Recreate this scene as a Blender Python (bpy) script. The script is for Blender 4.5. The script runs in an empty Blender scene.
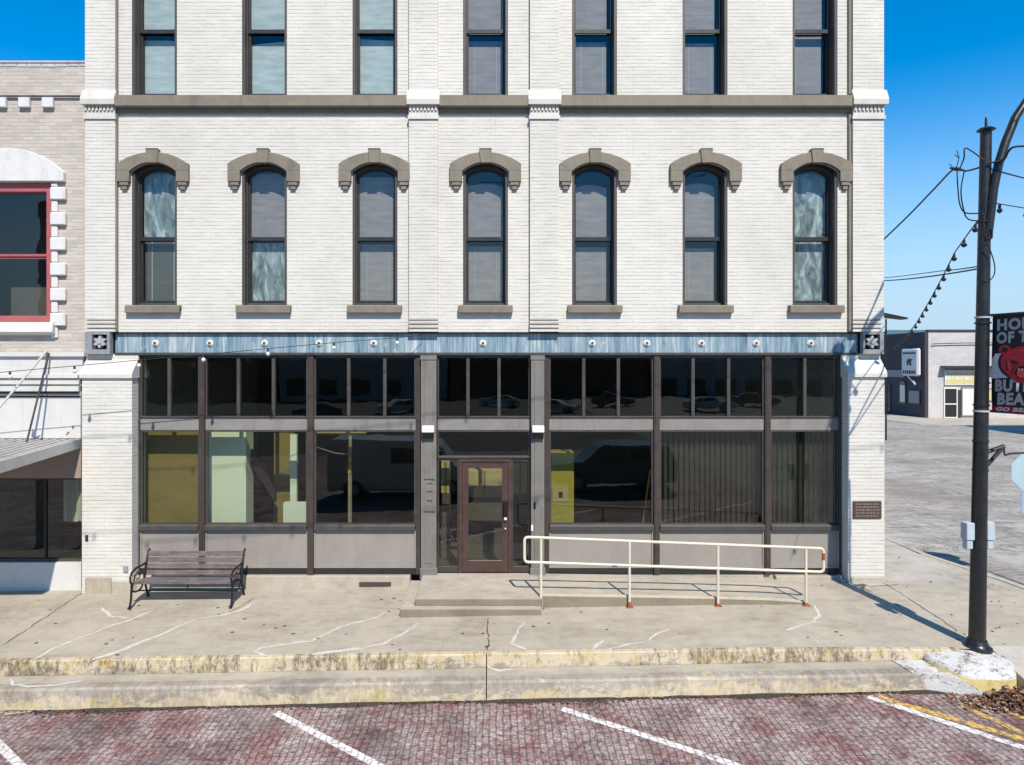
import bpy, bmesh, math, random
from mathutils import Vector, Matrix
R = math.radians
random.seed(7)
scene = bpy.context.scene
C = scene.collection

# ------------------------------------------------------------------ camera, sky, sun, exposure
CAMY, CAMZ, F, CX, HY = -13.39, 4.235, 683.0, 490.0, 362.0
cam_d = bpy.data.cameras.new('camera'); cam = bpy.data.objects.new('camera', cam_d); C.objects.link(cam)
cam.location = (0, CAMY, CAMZ); cam.rotation_euler = (R(90), 0, 0)
cam_d.sensor_width = 36; cam_d.lens = 36*F/1024
cam_d.shift_x = (512-CX)/1024; cam_d.shift_y = -(382.5-HY)/1024
cam_d.clip_start = .1; cam_d.clip_end = 3000
scene.camera = cam

SUN_EL = 47.5
SDX, SDY = .26, -1.0                       # horizontal direction towards the sun
world = bpy.data.worlds.new('World'); scene.world = world; world.use_nodes = True
nt = world.node_tree; nt.nodes.clear()
sky = nt.nodes.new('ShaderNodeTexSky'); sky.sky_type = 'NISHITA'; sky.sun_disc = False
sky.sun_elevation = R(SUN_EL); sky.sun_rotation = math.atan2(SDX, SDY)
sky.air_density = 1.0; sky.dust_density = .0; sky.ozone_density = 3.0; sky.altitude = 300
hs = nt.nodes.new('ShaderNodeHueSaturation'); hs.inputs['Hue'].default_value = .497; hs.inputs['Saturation'].default_value = 1.48; hs.inputs['Value'].default_value = 1.5
bg = nt.nodes.new('ShaderNodeBackground'); bg.inputs['Strength'].default_value = .10
wo = nt.nodes.new('ShaderNodeOutputWorld')
nt.links.new(sky.outputs[0], hs.inputs['Color'])
tc = nt.nodes.new('ShaderNodeTexCoord'); sx = nt.nodes.new('ShaderNodeSeparateXYZ'); nt.links.new(tc.outputs['Generated'], sx.inputs[0])
cr = nt.nodes.new('ShaderNodeValToRGB'); cr.color_ramp.interpolation = 'EASE'
cr.color_ramp.elements[0].position = .0; cr.color_ramp.elements[0].color = (1,1,1,1); cr.color_ramp.elements[1].position = .36; cr.color_ramp.elements[1].color = (0,0,0,1)
nt.links.new(sx.outputs[2], cr.inputs[0])
mxs = nt.nodes.new('ShaderNodeMix'); mxs.data_type = 'RGBA'; nt.links.new(cr.outputs[0], mxs.inputs[0]); nt.links.new(hs.outputs[0], mxs.inputs[6])
mxs.inputs[7].default_value = (3.9, 5.5, 7.0, 1)      # pale haze of the low sky
nt.links.new(mxs.outputs[2], bg.inputs['Color']); nt.links.new(bg.outputs[0], wo.inputs['Surface'])
sd = bpy.data.lights.new('sun', 'SUN'); sd.energy = 4.9; sd.angle = R(.5); sd.color = (1, .915, .79)
so = bpy.data.objects.new('sun', sd); C.objects.link(so)
_h = math.hypot(SDX, SDY)
TOSUN = Vector((SDX/_h*math.cos(R(SUN_EL)), SDY/_h*math.cos(R(SUN_EL)), math.sin(R(SUN_EL))))
so.rotation_euler = TOSUN.to_track_quat('Z', 'Y').to_euler(); so.location = (10, -30, 40)
scene.view_settings.view_transform = 'Standard'; scene.view_settings.look = 'None'
scene.view_settings.exposure = .36; scene.view_settings.gamma = 1; scene.view_settings.use_curve_mapping = False
scene.render.engine = 'CYCLES'
scene.cycles.max_bounces = 8; scene.cycles.transparent_max_bounces = 16

def PX(px, Y=0): return (px-CX)*(Y-CAMY)/F
def PZ(py, Y=0): return CAMZ+(HY-py)*(Y-CAMY)/F

# ------------------------------------------------------------------ mesh helpers
class MB:
    def __init__(s): s.v = []; s.f = []; s.m = []
    def poly(s, pts, mi=0):
        n = len(s.v); s.v += [tuple(p) for p in pts]; s.f.append(tuple(range(n, n+len(pts)))); s.m.append(mi); return s
    def box(s, x0, x1, y0, y1, z0, z1, mi=0):
        x0, x1 = min(x0,x1), max(x0,x1); y0, y1 = min(y0,y1), max(y0,y1); z0, z1 = min(z0,z1), max(z0,z1)
        n = len(s.v)
        s.v += [(x0,y0,z0),(x1,y0,z0),(x1,y1,z0),(x0,y1,z0),(x0,y0,z1),(x1,y0,z1),(x1,y1,z1),(x0,y1,z1)]
        for f in ((0,3,2,1),(4,5,6,7),(0,1,5,4),(1,2,6,5),(2,3,7,6),(3,0,4,7)):
            s.f.append(tuple(n+i for i in f)); s.m.append(mi)
        return s
    def prism(s, pts, y0, y1, mi=0):
        """polygon in XZ (counter-clockwise seen from the street), extruded y0..y1"""
        n = len(s.v); k = len(pts)
        s.v += [(x,y0,z) for x,z in pts]+[(x,y1,z) for x,z in pts]
        s.f.append(tuple(range(n,n+k))); s.m.append(mi)
        s.f.append(tuple(n+k+i for i in reversed(range(k)))); s.m.append(mi)
        for i in range(k):
            j = (i+1)%k; s.f.append((n+j,n+i,n+k+i,n+k+j)); s.m.append(mi)
        return s
    def prism_x(s, pts, x0, x1, mi=0):
        n = len(s.v); k = len(pts)
        s.v += [(x0,y,z) for y,z in pts]+[(x1,y,z) for y,z in pts]
        s.f.append(tuple(range(n,n+k))); s.m.append(mi)
        s.f.append(tuple(n+k+i for i in reversed(range(k)))); s.m.append(mi)
        for i in range(k):
            j = (i+1)%k; s.f.append((n+j,n+i,n+k+i,n+k+j)); s.m.append(mi)
        return s
    def ring(s, outer, inner, y0, y1, mi=0):
        """frame between two outlines (XZ, same point count)"""
        k = len(outer); n = len(s.v)
        for pts in (outer, inner):
            for y in (y0, y1): s.v += [(x,y,z) for x,z in pts]
        o0,o1,i0,i1 = n, n+k, n+2*k, n+3*k
        for a in range(k):
            b = (a+1)%k
            for f in ((o0+a,o0+b,i0+b,i0+a),(o1+b,o1+a,i1+a,i1+b),(i0+a,i0+b,i1+b,i1+a),(o0+b,o0+a,o1+a,o1+b)):
                s.f.append(f); s.m.append(mi)
        return s
    def tube(s, pts, r, seg=8, mi=0, closed=False):
        pts = [Vector(p) for p in pts]; k = len(pts); n0 = len(s.v); up = None
        rs = r if isinstance(r, (list, tuple)) else [r]*k
        for i, p in enumerate(pts):
            if closed: d = pts[(i+1)%k]-pts[i-1]
            else: d = pts[min(i+1,k-1)]-pts[max(i-1,0)]
            d.normalize()
            if up is None: up = Vector((0,0,1)) if abs(d.z) < .9 else Vector((0,1,0))
            sx = d.cross(up)
            if sx.length < 1e-4: sx = d.orthogonal()
            sx.normalize(); up = sx.cross(d).normalized()
            for j in range(seg):
                a = 2*math.pi*j/seg; s.v.append(tuple(p+rs[i]*(math.cos(a)*sx+math.sin(a)*up)))
        for i in range(k if closed else k-1):
            for j in range(seg):
                a = n0+i*seg+j; b = n0+i*seg+(j+1)%seg; c = n0+((i+1)%k)*seg+(j+1)%seg; d = n0+((i+1)%k)*seg+j
                s.f.append((a,b,c,d)); s.m.append(mi)
        if not closed:
            s.f.append(tuple(n0+j for j in reversed(range(seg)))); s.m.append(mi)
            s.f.append(tuple(n0+(k-1)*seg+j for j in range(seg))); s.m.append(mi)
        return s
    def lathe(s, prof, cx, cy, seg=20, mi=0, cz=0):
        n = len(s.v); k = len(prof)
        for r, z in prof:
            for j in range(seg):
                a = 2*math.pi*j/seg; s.v.append((cx+r*math.cos(a), cy+r*math.sin(a), cz+z))
        for i in range(k-1):
            for j in range(seg):
                s.f.append((n+i*seg+j, n+i*seg+(j+1)%seg, n+(i+1)*seg+(j+1)%seg, n+(i+1)*seg+j)); s.m.append(mi)
        s.f.append(tuple(n+j for j in reversed(range(seg)))); s.m.append(mi)
        s.f.append(tuple(n+(k-1)*seg+j for j in range(seg))); s.m.append(mi)
        return s
    def build(s, name, mats, parent=None, origin=(0,0,0), loc=None, smooth=False, bevel=0, fix=True):
        me = bpy.data.meshes.new(name)
        ox, oy, oz = origin
        me.from_pydata([(x-ox,y-oy,z-oz) for x,y,z in s.v], [], s.f)
        for m in (mats if isinstance(mats,(list,tuple)) else [mats]): me.materials.append(m)
        me.polygons.foreach_set('material_index', s.m)
        if fix:
            bm = bmesh.new(); bm.from_mesh(me); bmesh.ops.recalc_face_normals(bm, faces=bm.faces); bm.to_mesh(me); bm.free()
        if smooth:
            me.polygons.foreach_set('use_smooth', [True]*len(me.polygons))
        me.update()
        if smooth:
            try: me.set_sharp_from_angle(angle=R(40))
            except Exception: pass
        o = bpy.data.objects.new(name, me); C.objects.link(o)
        if parent is not None: o.parent = parent
        o.location = loc if loc is not None else ((0,0,0) if parent is not None else origin)
        if bevel:
            b = o.modifiers.new('bevel','BEVEL'); b.width = bevel; b.segments = 1; b.limit_method = 'ANGLE'
        return o

def tag(o, label=None, cat=None, group=None, kind=None):
    if label: o['label'] = label
    if cat: o['category'] = cat
    if group: o['group'] = group
    if kind: o['kind'] = kind
    return o
def thing(name, label, cat, loc=(0,0,0), group=None):
    o = bpy.data.objects.new(name, None); C.objects.link(o); o.location = loc; o.empty_display_size = .2
    return tag(o, label, cat, group)
def copy_tree(o, parent=None):
    c = o.copy(); C.objects.link(c)
    if parent is not None: c.parent = parent
    for ch in list(o.children): copy_tree(ch, c)
    return c

# ------------------------------------------------------------------ materials
def newmat(name):
    m = bpy.data.materials.new(name); m.use_nodes = True; t = m.node_tree; t.nodes.clear()
    out = t.nodes.new('ShaderNodeOutputMaterial'); b = t.nodes.new('ShaderNodeBsdfPrincipled')
    t.links.new(b.outputs[0], out.inputs[0]); return m, t, b
def N(t, typ, **kw):
    n = t.nodes.new(typ)
    for k, v in kw.items():
        if k.startswith('i_'): n.inputs[k[2:].replace('_',' ')].default_value = v
        else: setattr(n, k, v)
    return n
def L(t, a, b): t.links.new(a, b)
def math_(t, op, a, b=None, clamp=False):
    n = N(t, 'ShaderNodeMath', operation=op, use_clamp=clamp)
    for i, x in enumerate((a, b)):
        if x is None: continue
        if hasattr(x, 'node'): L(t, x, n.inputs[i])
        else: n.inputs[i].default_value = x
    return n.outputs[0]
def mix(t, fac, a, b, typ='MIX'):
    n = N(t, 'ShaderNodeMix', data_type='RGBA', blend_type=typ)
    for idx, x in ((0,fac),(6,a),(7,b)):
        if hasattr(x,'node'): L(t, x, n.inputs[idx])
        else: n.inputs[idx].default_value = x if idx == 0 else (tuple(x)+(1,))[:4]
    return n.outputs[2]
def position(t, scale=None):
    g = N(t, 'ShaderNodeNewGeometry').outputs['Position']
    if scale:
        mp = N(t, 'ShaderNodeMapping'); mp.inputs['Scale'].default_value = scale; L(t, g, mp.inputs[0]); return mp.outputs[0]
    return g
def noise(t, vec, scale, detail=4, rough=.6, dist=0):
    n = N(t, 'ShaderNodeTexNoise'); n.inputs['Scale'].default_value = scale; n.inputs['Detail'].default_value = detail
    n.inputs['Roughness'].default_value = rough; n.inputs['Distortion'].default_value = dist
    L(t, vec, n.inputs['Vector']); return n.outputs['Fac']
def ramp(t, v, stops):
    n = N(t, 'ShaderNodeValToRGB'); e = n.color_ramp.elements
    while len(e) > 1: e.remove(e[0])
    first = True
    for p, c in stops:
        c = (c,c,c,1) if not isinstance(c,(tuple,list)) else tuple(c)+(1,)
        if first: e[0].position = p; e[0].color = c; first = False
        else:
            q = e.new(p); q.color = c
    L(t, v, n.inputs[0]); return n.outputs[0]
def bump(t, b, h, strength=.5, dist=.01):
    n = N(t, 'ShaderNodeBump'); n.inputs['Strength'].default_value = strength; n.inputs['Distance'].default_value = dist
    L(t, h, n.inputs['Height']); L(t, n.outputs[0], b.inputs['Normal'])
AK = .82
def scl(c, k): return tuple(min(1, x*k) for x in c[:3])

def plain(name, col, rough=.6, var=.18, scale=6, metallic=0, stretch=None, bmp=.15, spec=.4, grime=0):
    col = scl(col, AK)
    m, t, b = newmat(name)
    p = position(t, stretch)
    n1 = noise(t, p, scale, 6, .65); n2 = noise(t, position(t), scale*9, 3)
    k = math_(t, 'ADD', math_(t,'MULTIPLY',n1,.65), math_(t,'MULTIPLY',n2,.35))
    c = ramp(t, k, [(.3, scl(col,1-var)), (.5, col), (.7, scl(col,1+var))])
    if grime:
        g = ramp(t, noise(t, position(t,(1,1,.25)), 3.5, 7, .7), [(.52,0),(.72,grime)])
        c = mix(t, g, c, scl(col,.45))
    L(t, c, b.inputs['Base Color'])
    b.inputs['Metallic'].default_value = metallic; b.inputs['Specular IOR Level'].default_value = spec
    L(t, ramp(t, n1, [(.3,max(0,rough-.12)),(.7,min(1,rough+.12))]), b.inputs['Roughness'])
    if bmp: bump(t, b, k, bmp, .01)
    return m

def painted_brick(name, col, mortar_k=.7, row=.0705, width=.215, bs=.55, var=.05, stain=(.45,.42,.36), stain_amt=.25, mort=.008):
    col = scl(col, AK)
    m, t, b = newmat(name)
    p = position(t); sp = N(t, 'ShaderNodeSeparateXYZ'); L(t, p, sp.inputs[0])
    nz = noise(t, p, 2.2, 3); nz2 = noise(t, p, 14, 3)
    cb = N(t, 'ShaderNodeCombineXYZ')
    L(t, math_(t,'ADD',sp.outputs[0],sp.outputs[1]), cb.inputs[0])
    wob = math_(t,'ADD', math_(t,'MULTIPLY',math_(t,'SUBTRACT',nz,.5),.014), math_(t,'MULTIPLY',math_(t,'SUBTRACT',nz2,.5),.012))
    L(t, math_(t,'ADD',sp.outputs[2],wob), cb.inputs[1])
    def bricks(w, k):
        br = N(t, 'ShaderNodeTexBrick'); br.offset = .5
        for kk, v in (('Scale',1),('Mortar Size',mort*k),('Mortar Smooth',.6),('Bias',0),('Brick Width',w),('Row Height',row)): br.inputs[kk].default_value = v
        br.inputs['Color1'].default_value = scl(col,1-var)+(1,); br.inputs['Color2'].default_value = scl(col,1+var)+(1,)
        br.inputs['Mortar'].default_value = scl(col,1)+(1,)
        L(t, cb.outputs[0], br.inputs['Vector']); return br
    rows, cells = bricks(50.0, 1.0), bricks(width, .8)
    fill = ramp(t, noise(t, position(t,(1,1,6)), 3.4, 7, .68), [(.38,.0),(.62,1)])        # paint fills the joints unevenly
    fill2 = ramp(t, noise(t, position(t,(1,1,1.5)), 7, 5, .68), [(.45,.0),(.62,1)])
    vj = math_(t,'MULTIPLY', cells.outputs['Fac'], math_(t,'MULTIPLY',fill2,.55))
    j = math_(t,'MAXIMUM', math_(t,'MULTIPLY', rows.outputs['Fac'], math_(t,'ADD',math_(t,'MULTIPLY',fill,.85),.12)), vj, clamp=True)
    c = mix(t, j, cells.outputs['Color'], scl(col,mortar_k))
    big = ramp(t, noise(t, position(t,(1,1,.5)), .55, 5), [(.42,0),(.75,stain_amt)])
    c = mix(t, big, c, stain, 'MULTIPLY')
    pat = ramp(t, noise(t, position(t,(1,1,2)), 1.7, 7, .7), [(.3,.93),(.7,1.05)])
    c = mix(t, 1.0, c, pat, 'MULTIPLY')
    chip = ramp(t, noise(t, p, 6, 8, .78), [(.69,0),(.73,.55)])
    c = mix(t, chip, c, (col[0]*.6,col[1]*.54,col[2]*.46))
    L(t, c, b.inputs['Base Color']); b.inputs['Roughness'].default_value = .62; b.inputs['Specular IOR Level'].default_value = .3
    h = math_(t,'ADD', math_(t,'SUBTRACT',1,j), math_(t,'MULTIPLY', noise(t,p,38,4), .4))
    bump(t, b, h, bs, .010)
    return m

def concrete(name, col, yellow=0, dark=.45, lip=None):
    col = scl(col, AK)
    m, t, b = newmat(name)
    p = position(t)
    big = noise(t, p, .7, 5, .6); mid = noise(t, p, 5, 7, .7); fine = noise(t, p, 60, 4, .7)
    k = math_(t,'ADD', math_(t,'ADD', math_(t,'MULTIPLY',big,.45), math_(t,'MULTIPLY',mid,.35)), math_(t,'MULTIPLY',fine,.2))
    c = ramp(t, k, [(.34, scl(col,.6)), (.46, scl(col,.9)), (.55, scl(col,1.03)), (.68, (col[0]*1.2,col[1]*1.17,col[2]*1.12))])
    st = ramp(t, noise(t, position(t,(.6,1.6,1)), 2.2, 8, .72), [(.5,0),(.7,.62)])
    c = mix(t, st, c, (col[0]*.62,col[1]*.56,col[2]*.48))
    sp = ramp(t, noise(t, p, 22, 3), [(.72,0),(.78,.6)])
    c = mix(t, sp, c, scl(col,.4))
    if yellow:
        y1 = noise(t, position(t,(1.6,1.6,3)), 3.2, 9, .78); y2 = noise(t, position(t), .35, 2)
        yk = math_(t,'ADD', y1, math_(t,'MULTIPLY', math_(t,'SUBTRACT',y2,.5), .5))
        if lip:
            sp_ = N(t,'ShaderNodeSeparateXYZ'); L(t, p, sp_.inputs[0])
            hgt = math_(t,'SUBTRACT', math_(t,'SUBTRACT', sp_.outputs[2], math_(t,'MULTIPLY',sp_.outputs[0],lip[1])), lip[0])
            yk = math_(t,'ADD', yk, math_(t,'MULTIPLY', math_(t,'ADD',hgt,lip[3]), lip[2]))
        yf = ramp(t, yk, [(.51-.1*yellow,0),(.56-.1*yellow,.85)])
        ycol = ramp(t, noise(t,p,2.3,5), [(.35,(.50,.41,.20)),(.55,(.55,.48,.36)),(.72,(.52,.35,.09))])
        c = mix(t, yf, c, ycol)
        gr = ramp(t, math_(t,'ADD',math_(t,'MULTIPLY',noise(t, position(t,(3,1,1.2)), 4.5, 8, .78),.6),math_(t,'MULTIPLY',noise(t,p,.5,3),.4)), [(.47,0),(.56,dark)])
        c = mix(t, gr, c, (.085,.062,.035))
    L(t, c, b.inputs['Base Color']); b.inputs['Roughness'].default_value = .85; b.inputs['Specular IOR Level'].default_value = .25
    bump(t, b, math_(t,'ADD', math_(t,'MULTIPLY',mid,.6), math_(t,'MULTIPLY',fine,.4)), .45, .012)
    return m

def flaky(name):
    m, t, b = newmat(name); p = position(t)
    n1 = noise(t, p, 5, 9, .78); n2 = noise(t, p, 26, 5, .7)
    k = math_(t,'ADD', math_(t,'MULTIPLY',n1,.65), math_(t,'MULTIPLY',n2,.35))
    c = ramp(t, k, [(.38,(.13,.10,.075)),(.445,(.30,.27,.23)),(.475,(.50,.49,.47)),(.6,(.60,.60,.60))])
    L(t, c, b.inputs['Base Color']); b.inputs['Roughness'].default_value = .85; bump(t, b, k, .8, .025); return m
def brick_street():
    m, t, b = newmat('street_brick')
    p = position(t); sp = N(t,'ShaderNodeSeparateXYZ'); L(t, p, sp.inputs[0])
    w = noise(t, p, 1.1, 3); w2 = noise(t, p, 8, 3)
    wob = math_(t,'ADD', math_(t,'MULTIPLY',math_(t,'SUBTRACT',w,.5),.12), math_(t,'MULTIPLY',math_(t,'SUBTRACT',w2,.5),.035))
    cb = N(t,'ShaderNodeCombineXYZ'); L(t, math_(t,'ADD',sp.outputs[1],wob), cb.inputs[0]); L(t, math_(t,'ADD',sp.outputs[0],wob), cb.inputs[1])
    br = N(t,'ShaderNodeTexBrick'); br.offset = .5
    for k, v in (('Scale',1),('Mortar Size',.012),('Mortar Smooth',.6),('Bias',0),('Brick Width',.2),('Row Height',.092)): br.inputs[k].default_value = v
    br.inputs['Color1'].default_value = (.165,.044,.040,1); br.inputs['Color2'].default_value = (.245,.105,.092,1); br.inputs['Mortar'].default_value = (.085,.06,.058,1)
    L(t, cb.outputs[0], br.inputs['Vector'])
    c = br.outputs['Color']
    bloom = noise(t, position(t,(1,.8,1)), 1.5, 9, .72); bl2 = noise(t, p, 13, 6, .75)
    bk = math_(t,'ADD', math_(t,'MULTIPLY',bloom,.55), math_(t,'MULTIPLY',bl2,.45))
    bf = ramp(t, bk, [(.42,.08),(.56,.9)])
    pale = ramp(t, noise(t,p,24,3), [(.35,(.235,.18,.17)),(.65,(.56,.505,.475))])
    c = mix(t, math_(t,'MULTIPLY',bf,math_(t,'SUBTRACT',1.05,math_(t,'MULTIPLY',br.outputs['Fac'],.6))), c, pale)
    dk = ramp(t, noise(t, p, .8, 8, .75), [(.47,0),(.66,.75)])
    c = mix(t, dk, c, (.05,.032,.03))
    gs = ramp(t, noise(t, position(t,(.5,1.3,1)), 1.1, 7, .72), [(.55,0),(.72,.5)])
    c = mix(t, gs, c, (.20,.18,.17))
    L(t, c, b.inputs['Base Color']); b.inputs['Roughness'].default_value = .8; b.inputs['Specular IOR Level'].default_value = .3
    h = math_(t,'ADD', math_(t,'SUBTRACT',1,br.outputs['Fac']), math_(t,'MULTIPLY',noise(t,p,30,4),.7))
    bump(t, b, h, .75, .014)
    return m
def worn_paint(name, col, under=(.16,.1,.1), cover=.5):
    m, t, b = newmat(name)
    p = position(t); sp = N(t,'ShaderNodeSeparateXYZ'); L(t, p, sp.inputs[0])
    cb = N(t,'ShaderNodeCombineXYZ'); L(t, sp.outputs[1], cb.inputs[0]); L(t, sp.outputs[0], cb.inputs[1])
    br = N(t,'ShaderNodeTexBrick'); br.offset = .5
    for k, v in (('Scale',1),('Mortar Size',.012),('Mortar Smooth',.3),('Brick Width',.205),('Row Height',.098)): br.inputs[k].default_value = v
    L(t, cb.outputs[0], br.inputs['Vector'])
    f = ramp(t, noise(t, p, 12, 7, .75), [(cover-.08,1),(cover+.1,.0)])
    f = math_(t,'MULTIPLY', f, math_(t,'SUBTRACT',1,math_(t,'MULTIPLY',br.outputs['Fac'],.5)))
    c = mix(t, f, under, col)
    L(t, c, b.inputs['Base Color']); b.inputs['Roughness'].default_value = .75
    bump(t, b, math_(t,'SUBTRACT',1,br.outputs['Fac']), .6, .012)
    return m
def asphalt():
    m, t, b = newmat('asphalt_grey')
    p = position(t)
    k = math_(t,'ADD', math_(t,'MULTIPLY',noise(t,p,.35,6,.65),.55), math_(t,'MULTIPLY',noise(t,position(t,(2.5,.5,1)),2.2,7,.7),.45))
    c = ramp(t, k, [(.34,(.16,.148,.13)),(.45,(.31,.29,.26)),(.56,(.38,.36,.325)),(.68,(.47,.445,.405))])
    cr = ramp(t, noise(t, position(t,(.35,1.3,1)), 1.0, 10, .8, 1.5), [(.47,0),(.5,.85),(.53,0)])
    c = mix(t, cr, c, (.07,.065,.06))
    br = ramp(t, noise(t,p,.16,4), [(.5,0),(.66,.6)])
    c = mix(t, br, c, (.19,.155,.125))
    L(t, c, b.inputs['Base Color']); b.inputs['Roughness'].default_value = .9
    bump(t, b, noise(t,p,40,4), .4, .01)
    return m
def frieze_mat():
    m, t, b = newmat('weathered_blue_paint')
    s = noise(t, position(t,(1,1,.06)), 5, 6, .7); s2 = noise(t, position(t,(1,1,.04)), 26, 4, .7)
    k = math_(t,'ADD', math_(t,'MULTIPLY',s,.55), math_(t,'MULTIPLY',s2,.45))
    AKF = 1
    c = ramp(t, k, [(.34,(.035,.065,.09)),(.43,(.11,.19,.245)),(.53,(.22,.305,.35)),(.62,(.46,.50,.50))])
    rs = ramp(t, noise(t, position(t,(1,1,.35)), 3.3, 8, .75), [(.58,0),(.7,.7)])
    c = mix(t, rs, c, (.10,.075,.06))
    wp = ramp(t, noise(t, position(t,(1,1,.5)), 6, 7, .75), [(.6,0),(.66,.6)])
    c = mix(t, wp, c, (.50,.52,.50))
    L(t, c, b.inputs['Base Color']); b.inputs['Roughness'].default_value = .55
    bump(t, b, k, .3, .01); return m
def glass(name, tint, base=.07, rough=0.0, wav=.015):
    m = bpy.data.materials.new(name); m.use_nodes = True; t = m.node_tree; t.nodes.clear()
    out = N(t,'ShaderNodeOutputMaterial'); tr = N(t,'ShaderNodeBsdfTransparent'); tr.inputs[0].default_value = tuple(tint)+(1,)
    gl = N(t,'ShaderNodeBsdfGlossy'); gl.inputs['Roughness'].default_value = rough; gl.inputs['Color'].default_value = (1,1,1,1)
    lw = N(t,'ShaderNodeLayerWeight'); lw.inputs[0].default_value = .5
    f = math_(t,'ADD', math_(t,'MULTIPLY', math_(t,'POWER',lw.outputs['Facing'],5), .85), base, clamp=True)
    bp = N(t,'ShaderNodeBump'); bp.inputs['Strength'].default_value = wav; bp.inputs['Distance'].default_value = .3
    L(t, noise(t, position(t), 1.6, 2), bp.inputs['Height']); L(t, bp.outputs[0], gl.inputs['Normal'])
    mx = N(t,'ShaderNodeMixShader'); L(t, f, mx.inputs[0]); L(t, tr.outputs[0], mx.inputs[1]); L(t, gl.outputs[0], mx.inputs[2])
    L(t, mx.outputs[0], out.inputs[0]); return m
def blind_mat(name, col, pitch=.05, amt=.5, horiz=True):
    m, t, b = newmat(name)
    sp = N(t,'ShaderNodeSeparateXYZ'); L(t, position(t), sp.inputs[0])
    ax = sp.outputs[2] if horiz else sp.outputs[0]
    ph = math_(t,'FRACT', math_(t,'DIVIDE', ax, pitch))
    big = noise(t, position(t,(1,1,4) if horiz else (4,1,1)), 2.5, 4)
    c = ramp(t, big, [(.3,scl(col,.78)),(.7,scl(col,1.15))])
    c = mix(t, ramp(t, ph, [(0,amt),(.25,0),(.9,0),(1,amt)]), c, scl(col,.45))
    L(t, c, b.inputs['Base Color']); b.inputs['Roughness'].default_value = .6
    bump(t, b, ph, .3, .02); return m
def plastic_sheet(name, col):
    m, t, b = newmat(name)
    n = noise(t, position(t,(2.2,1,.8)), 2.6, 6, .6, 1.2)
    c = ramp(t, n, [(.36,scl(col,.22)),(.5,scl(col,.55)),(.62,col),(.72,scl(col,1.5))])
    L(t, c, b.inputs['Base Color']); b.inputs['Roughness'].default_value = .35
    bump(t, b, n, .5, .05); return m
def wood_mat(name, col, axis=(.12,1,1)):
    m, t, b = newmat(name)
    n = noise(t, position(t,axis), 22, 7, .7); n2 = noise(t, position(t), 5, 5)
    c = ramp(t, math_(t,'ADD',math_(t,'MULTIPLY',n,.6),math_(t,'MULTIPLY',n2,.4)), [(.36,scl(col,.45)),(.5,col),(.64,scl(col,1.7))])
    L(t, c, b.inputs['Base Color']); b.inputs['Roughness'].default_value = .7; bump(t, b, n, .4, .01); return m

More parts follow.
